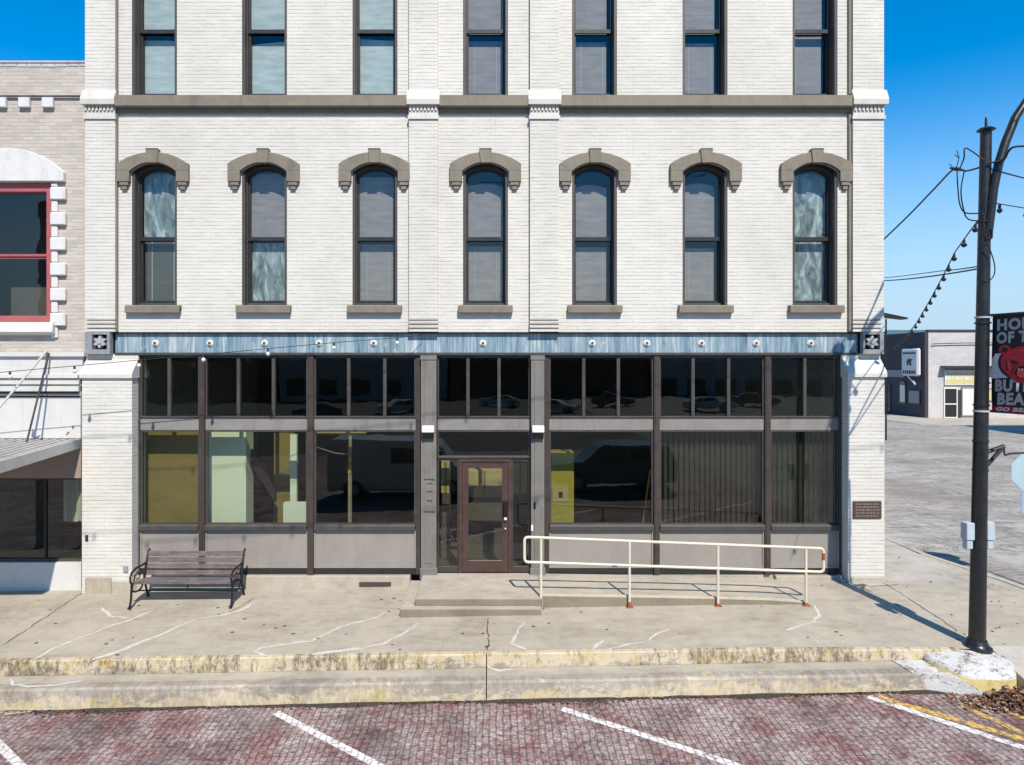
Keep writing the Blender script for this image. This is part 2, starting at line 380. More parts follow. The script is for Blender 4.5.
WHITE = (.715,.69,.63)
M = dict(
  wall=painted_brick('cream_painted_brick', WHITE, mortar_k=.62, bs=.5, mort=.0105, var=.02),
  wallsmooth=plain('cream_paint', scl(WHITE,.93), .6, .07, 4, grime=.3),
  tanbrick=painted_brick('tan_painted_brick', (.555,.505,.445), mortar_k=.7, stain=(.6,.52,.45), var=.1),
  whitestone=plain('white_painted_stone', (.72,.71,.68), .6, .07, 8, bmp=.4, grime=.35),
  whitewood=plain('white_painted_boards', (.66,.65,.62), .55, .06, 3, grime=.25),
  taupe=plain('taupe_trim_paint', (.225,.195,.15), .6, .2, 5, grime=.5, bmp=.35),
  frame=plain('dark_window_paint', (.075,.068,.062), .5, .2, 9),
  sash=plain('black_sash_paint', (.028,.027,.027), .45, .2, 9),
  steel=plain('grey_storefront_metal', (.068,.062,.057), .5, .2, 4, grime=.45),
  steelbrown=plain('brown_storefront_metal', (.060,.045,.038), .5, .25, 5, grime=.4),
  band=plain('grey_transom_band', (.25,.232,.21), .5, .14, 3, grime=.45),
  panel=plain('taupe_kick_panel', (.31,.28,.25), .55, .09, 2, bmp=.05, grime=.2),
  column=plain('grey_cast_iron_paint', (.20,.188,.168), .55, .14, 4, grime=.4),
  frieze=frieze_mat(),
  blockm=plain('weathered_grey_block', (.27,.29,.31), .6, .35, 12, grime=.4),
  hole=plain('black_recess', (.02,.02,.02), .8, .2, 5),
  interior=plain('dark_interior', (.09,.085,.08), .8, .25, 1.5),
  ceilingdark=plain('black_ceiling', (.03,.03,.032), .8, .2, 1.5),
  glass=glass('shop_glass', (.84,.86,.80), .042, wav=.004),
  upglass=glass('upper_glass', (.93,.95,.94), .035, wav=.012),
  blue_blind=blind_mat('pale_teal_blind', (.45,.52,.53), .05, .35),
  grey_blind=blind_mat('grey_blind', (.27,.245,.245), .05, .5),
  dark_blind=blind_mat('dark_blind', (.085,.085,.075), .05, .6),
  plastic=plastic_sheet('plastic_sheeting', (.36,.43,.45)),
  vblind=blind_mat('vertical_blind', (.034,.031,.026), .115, .85, False),
  olive=plain('olive_wall', (.25,.19,.062), .7, .12, 2.5),
  mint=plain('mint_wall', (.80,.88,.80), .7, .05, 2),
  doorbrown=plain('brown_door_paint', (.08,.045,.038), .4, .25, 7, grime=.3),
  black=plain('black_iron', (.012,.012,.013), .4, .3, 12, bmp=.2),
  poleblack=plain('black_pole_paint', (.016,.016,.018), .38, .5, 5, spec=.5, bmp=.1),
  benchwood=wood_mat('weathered_bench_wood', (.115,.092,.09)),
  railwhite=plain('cream_rail_paint', (.70,.645,.51), .4, .08, 10, grime=.25),
  rust=plain('rust', (.30,.10,.035), .85, .5, 20, bmp=.5),
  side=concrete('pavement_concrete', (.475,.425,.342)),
  side2=concrete('pale_pavement_concrete', (.51,.47,.41)),
  rampc=concrete('ramp_concrete', (.49,.44,.36)),
  kerb=concrete('yellow_kerb', (.42,.375,.30), yellow=1.25, dark=.8, lip=(-.19,.015,.7,.10)),
  rim_yellow=plain('worn_yellow_rim', (.60,.47,.19), .8, .3, 7, bmp=.5, grime=.7),
  kerb2=concrete('worn_yellow_kerb', (.43,.39,.33), yellow=.9, dark=.35, lip=(-.41,.0175,-.9,.17)),
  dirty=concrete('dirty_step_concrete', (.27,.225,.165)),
  seal=plain('crack_sealant', (.64,.61,.55), .8, .25, 14, grime=.3),
  joint=plain('dark_joint', (.10,.085,.07), .9, .3, 12),
  whitecrete=flaky('white_flaking_concrete'),
  brick=brick_street(), asphalt=asphalt(),
  darkasphalt=plain('dark_asphalt', (.075,.07,.066), .9, .35, .6),
  stripe=worn_paint('worn_white_paint', (.78,.77,.75), cover=.56),
  ystripe=worn_paint('worn_yellow_paint', (.72,.47,.07), cover=.5),
  earth=plain('far_ground', (.20,.19,.165), .9, .3, .2),
  lightmetal=plain('pale_box_metal', (.48,.55,.60), .45, .1, 10),
  whitep=plain('white_enamel', (.82,.82,.82), .35, .04, 10),
  cable=plain('black_cable', (.02,.02,.022), .6, .1, 10, bmp=0),
  bulb=plain('white_bulb', (.80,.80,.78), .3, .05, 10, bmp=0),
  ban_black=plain('banner_black', (.012,.011,.012), .55, .2, 6),
  ban_grey=plain('banner_grey', (.42,.42,.43), .6, .1, 30),
  ban_white=plain('banner_white', (.60,.60,.61), .6, .08, 30),
  ban_red=plain('banner_red', (.48,.012,.03), .55, .12, 10),
  ban_red2=plain('banner_light_red', (.72,.06,.06), .55, .1, 10),
  redframe=plain('faded_red_paint', (.42,.115,.12), .5, .18, 8, grime=.25),
  galv=plain('galvanised_metal', (.56,.55,.52), .5, .15, 4, metallic=.1, grime=.4),
  plaque=plain('bronze_plaque', (.085,.055,.048), .4, .2, 14),
  soffit=plain('tan_soffit', (.32,.26,.22), .7, .1, 3),
  curtain=plain('grey_white_curtain', (.62,.62,.60), .8, .1, 4),
  purple=painted_brick('dark_purple_brick', (.062,.055,.075), mortar_k=.8, bs=.3, stain_amt=.1),
  greyblock=painted_brick('grey_block', (.60,.59,.59), mortar_k=.85, row=.2, width=.4, bs=.3),
  redbrick=painted_brick('red_brick', (.25,.11,.08), mortar_k=1.3),
  greenroof=plain('green_metal_roof', (.09,.17,.135), .5, .1, 2),
  signwhite=plain('sign_white', (.80,.80,.78), .4, .05, 4),
  signdark=plain('sign_dark', (.05,.05,.055), .5, .1, 8),
  signgrey=plain('sign_grey', (.30,.31,.33), .5, .1, 8),
  signyellow=plain('sign_yellow', (.66,.60,.30), .5, .1, 3),
  signblue=plain('sign_pale_blue', (.40,.54,.59), .4, .06, 3),
  signblue2=plain('sign_blue', (.30,.42,.56), .4, .06, 3),
  ycab=plain('yellow_cabinet', (.38,.33,.06), .5, .08, 3),
  cream=plain('cream_carton', (.45,.39,.22), .7, .1, 5),
  orange=plain('orange_pole', (.50,.27,.04), .6, .1, 8),
  carwhite=plain('white_car_paint', (.62,.63,.64), .25, .03, 2, bmp=0, spec=.6),
  cargrey=plain('grey_car_paint', (.12,.125,.13), .25, .05, 2, bmp=0, spec=.6),
  carglass=plain('car_glass', (.02,.024,.028), .08, .1, 2, bmp=0, spec=.7),
  tyre=plain('tyre_rubber', (.02,.02,.02), .85, .2, 20),
  rim=plain('wheel_rim', (.4,.4,.41), .35, .1, 10, metallic=.7),
  soil=plain('gutter_dirt', (.055,.045,.035), .95, .4, 30, bmp=.6),
  woodpole=wood_mat('pole_wood', (.16,.12,.09), (1,1,.1)),
  stone=plain('bare_stone', (.42,.36,.27), .85, .25, 9, bmp=.6),
)

# ------------------------------------------------------------------ ground levels
def clamp(x,a,b): return max(a,min(b,x))
def street_z(X, Y):
    b = -.68+.022*clamp(X,-22,17)
    if X > 17: b += .004*min(X-17, 20)
    if X > 9.5: return b+clamp(Y+3,0,4)/4*(-.19-b)+clamp(Y-1,0,32)/32*.21
    return b
def wall_z(X):
    pts = [(-14,-.36),(-9.6,-.275),(-7.4,-.235),(-5,-.2),(-1.8,-.165),(0,-.12),(4,-.055),(5.6,-.04),(7,-.03),(9,-.06),(12,-.08)]
    if X <= pts[0][0]: return pts[0][1]
    for (a,za),(b,zb) in zip(pts,pts[1:]):
        if X <= b: return za+(zb-za)*(X-a)/(b-a)
    return pts[-1][1]
def edge_z(X): return -.19+.015*clamp(X,-14,4)
def walk_z(X, Y):
    k = clamp(-Y/3.0, 0, 1)
    z = wall_z(X)*(1-k)+edge_z(X)*k
    if Y > 0: z += (0-wall_z(X))*clamp(Y/30,0,1)
    return z
def tread_z(X): return -.41+.0175*clamp(X,-14,7)

# earth sheet to the horizon (far below nothing, just the land)
mb = MB()
S = 900
xs = [-S,-200,-60,-22,-14,-9.6,-5,0,4,9.4,9.6,12,17,25,37,60,200,S]; ys = [-S,-200,-70,-40,-22,-12,-6,-3,1,6,15,25,33,60,120,S]
for i in range(len(xs)-1):
    for j in range(len(ys)-1):
        mb.poly([(x,y,street_z(x,y)-.03) for x,y in ((xs[i],ys[j]),(xs[i+1],ys[j]),(xs[i+1],ys[j+1]),(xs[i],ys[j+1]))])
tag(mb.build('ground', M['earth']), kind='structure')
def sheet(name, m, x0,x1,y0,y1,zf,dx=1,dy=1):
    mb = MB(); nx = max(1,int((x1-x0)/dx)); ny = max(1,int((y1-y0)/dy))
    P = [[(x0+(x1-x0)*i/nx, y0+(y1-y0)*j/ny) for j in range(ny+1)] for i in range(nx+1)]
    for i in range(nx):
        for j in range(ny):
            mb.poly([(x,y,zf(x,y)) for x,y in (P[i][j],P[i+1][j],P[i+1][j+1],P[i][j+1])])
    return mb.build(name, m, fix=False)
tag(sheet('brick_road', M['brick'], -60, 9.6, -24, -3.4, street_z, 1.2, 1.4), kind='structure')
o = sheet('asphalt_road', M['asphalt'], 9.6, 60, -24, 130, lambda x,y: street_z(x,y)-.004, 2.5, 1.0); tag(o, kind='structure')
tag(sheet('far_road', M['darkasphalt'], -120, 9.6, -110, -24, lambda x,y: street_z(x,y)-.006, 6, 6), kind='structure')

# pavement sheet, with sealed cracks and joints as its second and third materials
EDGE = -3.0
mb = MB()
xs = [-16+i*.6 for i in range(int((7.6+16)/.6)+1)]+[7.62]
ys = [EDGE+.3*i for i in range(11)]+[.35]
def cell(mb, x0,x1,y0,y1, zf, mi=0): mb.poly([(x0,y0,zf(x0,y0)),(x1,y0,zf(x1,y0)),(x1,y1,zf(x1,y1)),(x0,y1,zf(x0,y1))], mi)
for i in range(len(xs)-1):
    for j in range(len(ys)-1): cell(mb, xs[i], xs[i+1], ys[j], ys[j+1], walk_z)
xr = [7.62, 8.1, 8.6, 9.1, 9.6]
yr = [-2.9+.29*i for i in range(11)]
for i in range(len(xr)-1):
    for j in range(len(yr)-1): cell(mb, xr[i], xr[i+1], yr[j], yr[j+1], walk_z)
def ray_to(px, py, zf, n=60):
    """where the line of sight through a photo pixel meets a ground surface"""
    dx, dz = (px-CX)/F, (HY-py)/F; d = 10
    for _ in range(n):
        z = zf(dx*d, CAMY+d); d += ((z-CAMZ)/dz-d)*.5
    return (dx*d, CAMY+d)
def ribbon(mb, pts, w, zf, mi, lift=.004, jitter=.25):
    pts = [Vector(p) for p in pts]; fine = []
    for a, b in zip(pts, pts[1:]):
        k = max(2,int((b-a).length/.09))
        for i in range(k): fine.append(a.lerp(b, i/k))
    fine.append(pts[-1])
    fine = [p+Vector((random.uniform(-1,1), random.uniform(-1,1)))*.019 for p in fine]
    prev = None
    for i, p in enumerate(fine):
        d = (fine[min(i+1,len(fine)-1)]-fine[max(i-1,0)]).normalized(); nrm = Vector((-d.y,d.x))
        ww = w*(1+random.uniform(-jitter,jitter))*(.35 if i in (0,len(fine)-1) else 1)
        cur = [(q.x,q.y,zf(q.x,q.y)+lift) for q in (p-nrm*ww/2, p+nrm*ww/2)]
        if prev: mb.poly([prev[0],cur[0],cur[1],prev[1]] if True else [], mi)
        prev = cur
CR = [[(33,660),(56,648),(80,638),(110,626.5),(130,620),(153,610.5)], [(101,608),(111,616.5),(130,618)],
 [(93,660),(116,653),(153,638),(183,625),(196,619),(213,617),(239,611.5),(257,601.5)],
 [(386,612),(375,618),(340,627),(312,641),(282,645),(262,648),(254,652),(266,656)],
 [(312,655),(339,651.5),(361,649),(382,644),(407,632),(419,623)],
 [(525,623),(519,630),(512,643),(527,650)], [(606,650),(618,647.5),(632,644),(646,642)], [(646,642),(656,634),(669,629)],
 [(786,630),(797,627),(814,622),(819,615),(813,604)], [(592,650),(604,640)]]
for c in CR: ribbon(mb, [ray_to(x,y,walk_z) for x,y in c], .046, walk_z, 1, .004, .55)
for c in CR[2:3]+CR[4:5]: ribbon(mb, [ray_to(x,y-.6,walk_z) for x,y in c[:3]], .085, walk_z, 1, .0045)
JT = [[(488,651),(488,618)], [(2,646),(40,621),(82,593)], [(884,583),(920,606),(958,631)], [(230,612),(255,598)], [(130,560+60),(128,588)]]
for c in JT[:4]: ribbon(mb, [ray_to(x,y,walk_z) for x,y in c], .018, walk_z, 2, .0035, .4)
# small dark spots of gum and dirt
for _ in range(90):
    x, y = random.uniform(-9.5,9), random.uniform(-2.9,-.3); r = random.uniform(.008,.028)
    mb.poly([(x+r*math.cos(a)*1.3, y+r*math.sin(a), walk_z(x,y)+.006) for a in [k*math.pi/3 for k in range(6)]], 2)
pave = tag(mb.build('pavement', [M['side'], M['seal'], M['joint']], fix=False), kind='structure')
# side pavement along the side street
mb = MB()
def side_z(x,y): return walk_z(x,y)
ysd = [0,.6,1.2,1.9,3,5,8,12,18,26,36]
for j in range(len(ysd)-1):
    for x0,x1 in ((7.62,8.6),(8.6,9.6)):
        cell(mb, x0, x1, ysd[j], ysd[j+1], side_z)
tag(mb.build('side_pavement', M['side2'], fix=False), kind='structure')
# corner: pavement edge that swells to the right, then the side kerb
mb = MB()
corner = [(9.6,-2.9),(10.55,-2.9),(10.5,-1.4),(10.25,.0),(9.78,1.9),(9.6,1.9)]
mb.poly([(x,y,walk_z(9.6,y)-.002-.03*(x-9.6)) for x,y in corner])
tag(mb.build('corner_pavement', M['side'], fix=False), kind='structure')
kp = [(10.55,-2.9),(10.5,-1.4),(10.25,0),(9.78,1.9),(9.75,3.2),(9.75,8),(9.75,20),(9.75,36)]
mb = MB()
for (x0,y0),(x1,y1) in zip(kp,kp[1:]):
    za, zb = walk_z(9.6,y0)-.03*(x0-9.6)+.01, walk_z(9.6,y1)-.03*(x1-9.6)+.01
    ga, gb = street_z(x0,y0)-.05, street_z(x1,y1)-.05
    w = .14
    mb.poly([(x0-w,y0,za),(x0,y0,za),(x1,y1,zb),(x1-w,y1,zb)]); mb.poly([(x0,y0,za),(x0+.02,y0,ga),(x1+.02,y1,gb),(x1,y1,zb)])
    mb.poly([(x0-w,y0,za),(x1-w,y1,zb),(x1-w,y1,zb-.2),(x0-w,y0,za-.2)])
tag(mb.build('side_kerb', M['side2'], fix=False), kind='structure')
# kerb ramp on the corner
mb = MB()
xs2 = [7.66,8.4,9.2,10.5]
def cramp(x,y):
    k = clamp((-2.9-y)/1.35,0,1); return walk_z(min(x,9.6),-2.9)*(1-k)+(street_z(x,-4.25)+.02)*k
for i in range(3):
    for j in range(3): cell(mb, xs2[i], xs2[i+1], -2.9-.45*(j+1), -2.9-.45*j, cramp)
mb.poly([(7.66,-2.9,cramp(7.66,-2.9)),(7.66,-4.25,cramp(7.66,-4.25)),(7.66,-4.25,-.8),(7.66,-2.9,-.8)])
tag(mb.build('corner_ramp', M['side2'], fix=False), kind='structure')

# kerb: upper riser, tread, lower riser
T_EDGE = -3.45
def kerb_part(x0, x1, upper):
    mb = MB(); n = int((x1-x0)/.3)
    X = [x0+(x1-x0)*i/n for i in range(n+1)]
    wob = {x: random.uniform(-.008,.008) for x in X}
    prof_all = []
    for x in X:
        w = wob[x]; tz = tread_z(x)
        if upper: prof = [(EDGE+.055,walk_z(x,EDGE+.055)+.003),(EDGE+.012,edge_z(x)+.003),(EDGE-.015+w*.5,edge_z(x)-.02+w),(EDGE-.02+w,tz+.004)]
        else: prof = [(EDGE-.012,tz),(T_EDGE+.17,tz+.006),(T_EDGE+.012,tz+.006+w*.4),(T_EDGE-.02,tz-.022+w),(T_EDGE-.045+w,street_z(x,-3.5)-.04)]
        prof_all.append([(x,y,z) for y,z in prof])
    for a, b in zip(prof_all, prof_all[1:]):
        for k in range(len(a)-1):
            mb.poly([a[k],a[k+1],b[k+1],b[k]], (1 if (not upper and k == 0) else 0))
    for pr in (prof_all[0], prof_all[-1]): mb.poly([p for p in pr]+[(pr[-1][0],EDGE+.2,pr[-1][2])])
    return mb
mb = kerb_part(-16, -.06, True); k = kerb_part(-.045, 7.15, True)
for a in (mb,): 
    n = len(a.v); a.v += k.v; a.f += [tuple(i+n for i in f) for f in k.f]; a.m += k.m
tag(mb.build('kerb', M['kerb'], fix=False), kind='structure')
mb = kerb_part(-16, -.06, False); k = kerb_part(-.045, 6.75, False)
n = len(mb.v); mb.v += k.v; mb.f += [tuple(i+n for i in f) for f in k.f]; mb.m += k.m
ribbon(mb, [ray_to(x,y,lambda X,Y: tread_z(X)) for x,y in [(10,679.5),(12,685),(36,687),(63,684.6),(85,680)]], .045, lambda X,Y: tread_z(X)+.004, 2)
ribbon(mb, [ray_to(x,y,lambda X,Y: tread_z(X)) for x,y in [(488,668),(500,671),(514,670)]], .05, lambda X,Y: tread_z(X)+.004, 2)
tag(mb.build('lower_kerb', [M['kerb2'], M['rampc'], M['seal']], fix=False), kind='structure')
# white spattered wedge where the lower kerb dies out against the lamp base
mb = MB()
pts = [(6.1,-3.03),(6.7,-3.03),(7.0,-3.45),(7.05,-3.72),(6.75,-3.6),(6.4,-3.5),(6.15,-3.44)]
top = [(x,y,tread_z(6.5)+.012-(.22*clamp((x-6.7)/.4,0,1))) for x,y in pts]
mb.poly(top)
for a, b in zip(top, top[1:]+top[:1]): mb.poly([a,b,(b[0],b[1],b[2]-.4),(a[0],a[1],a[2]-.4)])
tag(mb.build('kerb_end', M['whitecrete'], fix=True), kind='structure')
# gutter strip of old concrete on the left
mb = MB()
for i in range(8):
    x0, x1 = -9.5+i*.36, -9.5+(i+1)*.36
    mb.poly([(x,y,street_z(x,y)+.012) for x,y in ((x0,-3.62),(x1,-3.62+.012*i),(x1,-3.47),(x0,-3.47))])
tag(mb.build('gutter_kerb', M['rampc'], fix=False), kind='structure')

# painted lines on the brick road, sheets 4 mm above it
def line(mb, p0, p1, w, mi=0):
    a, b = Vector(p0), Vector(p1); d = (b-a).normalized(); nrm = Vector((-d.y,d.x))*w/2; n = 10; prev = None
    for i in range(n+1):
        p = a.lerp(b, i/n); cur = [(q.x,q.y,street_z(q.x,q.y)+.005+.001*mi) for q in (p-nrm,p+nrm)]
        if prev: mb.poly([prev[0],cur[0],cur[1],prev[1]], mi)
        prev = cur
sz = street_z
mb = MB()
for (a, b) in (((276,713),(375,764)), ((562,709),(738,766)), ((-14,732),(20,766))):
    p, q = ray_to(*a,sz), ray_to(*b,sz); q2 = (p[0]+(q[0]-p[0])*4, p[1]+(q[1]-p[1])*4); line(mb, p, q2, .115)
p, q = ray_to(868,697,sz), ray_to(1024,748,sz); line(mb, p, (p[0]+(q[0]-p[0])*2.2, p[1]+(q[1]-p[1])*2.2), .12)
p, q = ray_to(878,697,sz), ray_to(1024,740,sz); line(mb, p, (p[0]+(q[0]-p[0])*2, p[1]+(q[1]-p[1])*2), .13, 1)
p, q = ray_to(962,706,sz), ray_to(1024,734,sz); line(mb, p, (p[0]+(q[0]-p[0])*2, p[1]+(q[1]-p[1])*2), .10, 1)
p, q = ray_to(1008,712,sz), ray_to(1040,724,sz); line(mb, p, q, .10, 1)
tag(mb.build('road_markings', [M['stripe'], M['ystripe']], fix=False), kind='structure')

# ------------------------------------------------------------------ entrance slab, step and ramp
PZT = .07
mb = MB()
mb.box(-1.32, .93, -1.40, .10, -.4, PZT)
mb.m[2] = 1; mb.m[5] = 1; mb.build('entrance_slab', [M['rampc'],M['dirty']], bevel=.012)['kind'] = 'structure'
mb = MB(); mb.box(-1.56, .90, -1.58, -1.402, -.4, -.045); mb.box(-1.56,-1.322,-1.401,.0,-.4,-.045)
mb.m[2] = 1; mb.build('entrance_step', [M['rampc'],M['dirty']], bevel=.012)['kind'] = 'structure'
mb = MB()
rx = [.932, 2, 3, 4, 5, 5.6]
rz = [PZT, .055, .04, .02, -.005, -.05]
for i in range(5):
    a, b, za, zb = rx[i], rx[i+1], rz[i], rz[i+1]
    mb.poly([(a,-1.24,za),(b,-1.24,zb),(b,.06,zb),(a,.06,za)])
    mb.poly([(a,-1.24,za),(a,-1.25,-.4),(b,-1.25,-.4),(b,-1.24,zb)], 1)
    # low rounded kerb along the ramp's edge
    mb.poly([(a,-1.24,za),(b,-1.24,zb),(b,-1.18,zb+.028),(a,-1.18,za+.028)]); mb.poly([(a,-1.18,za+.028),(b,-1.18,zb+.028),(b,-1.1,zb+.001),(a,-1.1,za+.001)])
tag(mb.build('entrance_ramp', [M['rampc'],M['dirty']], fix=False), kind='structure')

# ------------------------------------------------------------------ MAIN BUILDING
bld = thing('brick_building', 'tall cream painted brick corner building with arched windows and dark glass shopfront', 'building')
XL, XR = PX(84,-.08), PX(884,-.08)
Z2 = PZ(332)                     # foot of the upper brickwork
ZTOP = 15.0
WC = [154.5,264.5,375.0,485.5,594.5,705.0,815.0]
WX = [PX(c) for c in WC]
OW, OH, RISE = .88, 2.78, .17
FZ = [PZ(305.5), PZ(95)]
def arc_pts(w, z_spring, rise, n=10):
    r = (w*w/4+rise*rise)/(2*rise); cz = z_spring+rise-r; a = math.asin(w/2/r)
    return [(r*math.sin(-a+2*a*i/n), cz+r*math.cos(-a+2*a*i/n)) for i in range(n+1)]
ops = []
for z in FZ:
    for x in WX: ops.append((x-OW/2, x+OW/2, z, z+OH))
mb = MB()
XW0, XW1 = XL+.02, XR-.02
bx = sorted({XW0,XW1,*[v for o in ops for v in o[:2]]}); bz = sorted({Z2,ZTOP,*[v for o in ops for v in o[2:]]})
for i in range(len(bx)-1):
    for j in range(len(bz)-1):
        cx, cz = (bx[i]+bx[i+1])/2, (bz[j]+bz[j+1])/2
        if any(o[0]<cx<o[1] and o[2]<cz<o[3] for o in ops): continue
        mb.poly([(bx[i],0,bz[j]),(bx[i+1],0,bz[j]),(bx[i+1],0,bz[j+1]),(bx[i],0,bz[j+1])])
DEP = .34
for x0,x1,z0,z1 in ops:
    xc = (x0+x1)/2; ap = [(xc+x,z) for x,z in arc_pts(OW, z1-RISE, RISE)]
    for (xa,za),(xb,zb) in zip(ap,ap[1:]):
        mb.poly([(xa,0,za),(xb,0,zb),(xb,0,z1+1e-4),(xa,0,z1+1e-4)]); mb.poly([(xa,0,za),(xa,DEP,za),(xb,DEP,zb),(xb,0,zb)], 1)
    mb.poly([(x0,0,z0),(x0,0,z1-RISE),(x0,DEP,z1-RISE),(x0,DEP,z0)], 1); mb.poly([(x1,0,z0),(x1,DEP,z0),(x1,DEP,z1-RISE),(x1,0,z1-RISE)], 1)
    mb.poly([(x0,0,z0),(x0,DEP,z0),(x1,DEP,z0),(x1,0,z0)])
mb.poly([(XW0,0,Z2),(XW1,0,Z2),(XW1,.4,Z2),(XW0,.4,Z2)])
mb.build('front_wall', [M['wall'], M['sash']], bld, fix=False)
# shell: sides, back, roof, floors
mb = MB()
mb.box(XL+.03, XL+.28, .36, 22, -1, ZTOP); mb.box(XR-.28, XR-.03, .36, 22, -1, ZTOP); mb.box(XL+.281, XR-.281, 21.7, 22, -1, ZTOP)
mb.box(XL+.021, XL+.281, .001, .359, Z2, ZTOP); mb.box(XR-.281, XR-.021, .001, .359, Z2, ZTOP)
mb.build('side_wall', M['wall'], bld)
mb = MB(); mb.box(XL-.12, XR+.12, -.3, 22.1, ZTOP+.002, ZTOP+.5); mb.box(XL-.02, XR+.02, -.15, -.002, ZTOP-.5, ZTOP)
mb.build('cornice', M['taupe'], bld, bevel=.02)
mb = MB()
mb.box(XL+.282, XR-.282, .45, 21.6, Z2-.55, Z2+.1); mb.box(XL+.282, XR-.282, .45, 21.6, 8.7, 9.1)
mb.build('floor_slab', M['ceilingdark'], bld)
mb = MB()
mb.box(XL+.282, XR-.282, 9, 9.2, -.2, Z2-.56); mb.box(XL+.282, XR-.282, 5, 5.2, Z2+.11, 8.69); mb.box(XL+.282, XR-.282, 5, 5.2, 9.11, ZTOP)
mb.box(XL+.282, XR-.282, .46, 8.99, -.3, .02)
mb.build('interior_wall', M['interior'], bld)

# pilasters
def pilaster(px0, px1, side):
    mb = MB(); y0 = -.085
    x0, x1 = PX(px0,y0), PX(px1,y0)
    zc0, zc1 = PZ(119,-.1), PZ(90,-.1)
    yb = -.001 if side == 0 else .03
    mb.box(x0, x1, y0, yb, Z2+.24, ZTOP-.51)
    # corbelled foot: three courses with dark joints between
    for k in range(3): mb.box(x0-.004, x1+.004, y0-.012, yb, Z2+.004+.079*k, Z2+.056+.079*k)
    mb.box(x0+.02, x1-.02, y0+.075, yb+.01, Z2+.003, Z2+.239)
    mb.build('pilaster', M['wall'], bld)
    # capital
    c = MB()
    c.box(x0-.02, x1+.02, y0-.03, y0-.001, zc0, zc0+.07)
    w = x1-x0; n = 8
    for k in range(n):
        a = x0+w*(k+.15)/n; c.box(a, a+w*.6/n, y0-.045, y0-.001, zc0+.16, zc0+.255)
    c.box(x0-.002, x1+.002, y0-.015, y0-.0015, zc0+.071, zc0+.26)
    c.prism_x([(y0-.10,zc0+.262),(y0-.001,zc0+.262),(y0-.001,zc0+.56),(y0-.03,zc0+.56),(y0-.09,zc0+.42),(y0-.11,zc0+.36)], x0-.035 , x1+.035)
    c.build('pilaster_capital', M['wallsmooth'], bld)
    return x0, x1
PIL = [pilaster(85,115,1), pilaster(409,438,0), pilaster(530,559,0), pilaster(853,884,1)]
# string course
lz0, lz1 = PZ(107,-.12), PZ(95,-.12)
for a, b in ((PIL[0][1],PIL[1][0]),(PIL[1][1],PIL[2][0]),(PIL[2][1],PIL[3][0])):
    mb = MB(); mb.prism_x([(-.15,lz1-.01),(-.15,lz0+.02),(-.13,lz0),(-.001,lz0),(-.001,lz1+.015)], a+.002, b-.002)
    mb.prism_x([(-.05,lz0-.001),(-.05,lz0-.08),(-.001,lz0-.08),(-.001,lz0-.001)], a+.004, b-.004)
    mb.build('string_course', M['taupe'], bld)
# narrow taupe strip beside the corner pilasters
for x in (PIL[3][0]-.062, PIL[0][1]+.004):
    w = .055 if x > 0 else .02
    mb = MB(); mb.box(x, x+w, -.05, -.001, Z2+.01, lz0-.085); mb.box(x, x+w, -.05, -.001, lz1+.03, ZTOP-.52)
    mb.build('taupe_strip', M['taupe'], bld, bevel=.006)

# ---- upper windows
def outline(w, z0, z1, rise, n=10):
    return [(-w/2,z0),(w/2,z0)]+[(-x,z) for x,z in arc_pts(w, z1-rise, rise, n)]
def frame_mesh():
    mb = MB()
    mb.ring(outline(OW-.004, .002, OH-.002, RISE), outline(OW-.12, .06, OH-.055, RISE*.86), .14, .30)
    for s_ in (-1,1): mb.box(s_*(OW/2-.003), s_*(OW/2-.05), .012, .1395, .002, OH-RISE+.01)
    return mb
MID = OH*.475
def sash_mesh():
    mb = MB()
    w = OW-.122
    mb.ring(outline(w, MID-.02, OH-.056, RISE*.86), outline(w-.075, MID+.055, OH-.095, RISE*.78), .185, .225)
    mb.ring([(-w/2,.061),(w/2,.061),(w/2,MID+.05),(-w/2,MID+.05)], [(-w/2+.04,.115),(w/2-.04,.115),(w/2-.04,MID),(-w/2+.04,MID)], .228, .268)
    return mb
def pane_mesh():
    mb = MB(); w = OW-.2
    o = outline(w, MID+.05, OH-.09, RISE*.78); mb.prism([(x,z) for x,z in o], .202, .208)
    mb.prism([(-w/2,.11),(w/2,.11),(w/2,MID+.01),(-w/2,MID+.01)], .245, .251)
    return mb
def hood_mesh():
    mb = MB(); hw = 1.39; lw = .235
    # arched band with straight legs
    inn = arc_pts(OW+.03, OH-RISE, RISE*1.05, 14)
    outp = arc_pts(hw, OH-RISE+.15, .225, 14)
    n = 15
    mb.prism(inn[:8]+outp[:8][::-1], -.09, -.001); mb.prism(inn[7:]+outp[7:][::-1], -.09, -.001)
    for s in (-1,1):
        xi, xo = s*(OW/2+.015), s*hw/2
        mb.box(min(xi,xo),max(xi,xo), -.0895, -.0012, OH-RISE-.2, OH-RISE+.02)
        mb.prism([(xi,OH-RISE+.019),(xo,OH-RISE+.019),(xo,OH-RISE+.15)], -.0892, -.0014)
        c = s*(OW/2+.13)
        mb.box(c-.085,c+.085, -.075, -.001, OH-RISE-.27, OH-RISE-.202); mb.box(c-.05,c+.05, -.055, -.001, OH-RISE-.35, OH-RISE-.272)
    mb.prism([(-.095,OH-.012),(.095,OH-.012),(.12,OH+.25),(-.12,OH+.25)], -.12, -.001)
    mb.prism([(-.12,OH+.2502),(.12,OH+.2502),(.12,OH+.27),(-.12,OH+.27)], -.13, -.001)
    return mb
def sill_mesh():
    mb = MB(); mb.prism_x([(-.11,-.15),(.0,-.15),(.0,.0),(.135,.0),(.135,.012),(-.10,.0),(-.11,-.015)], -.53, .53); return mb
def cover(kind, up, lo):
    """what hangs behind the panes: (kind,z0,z1,x0,x1)"""
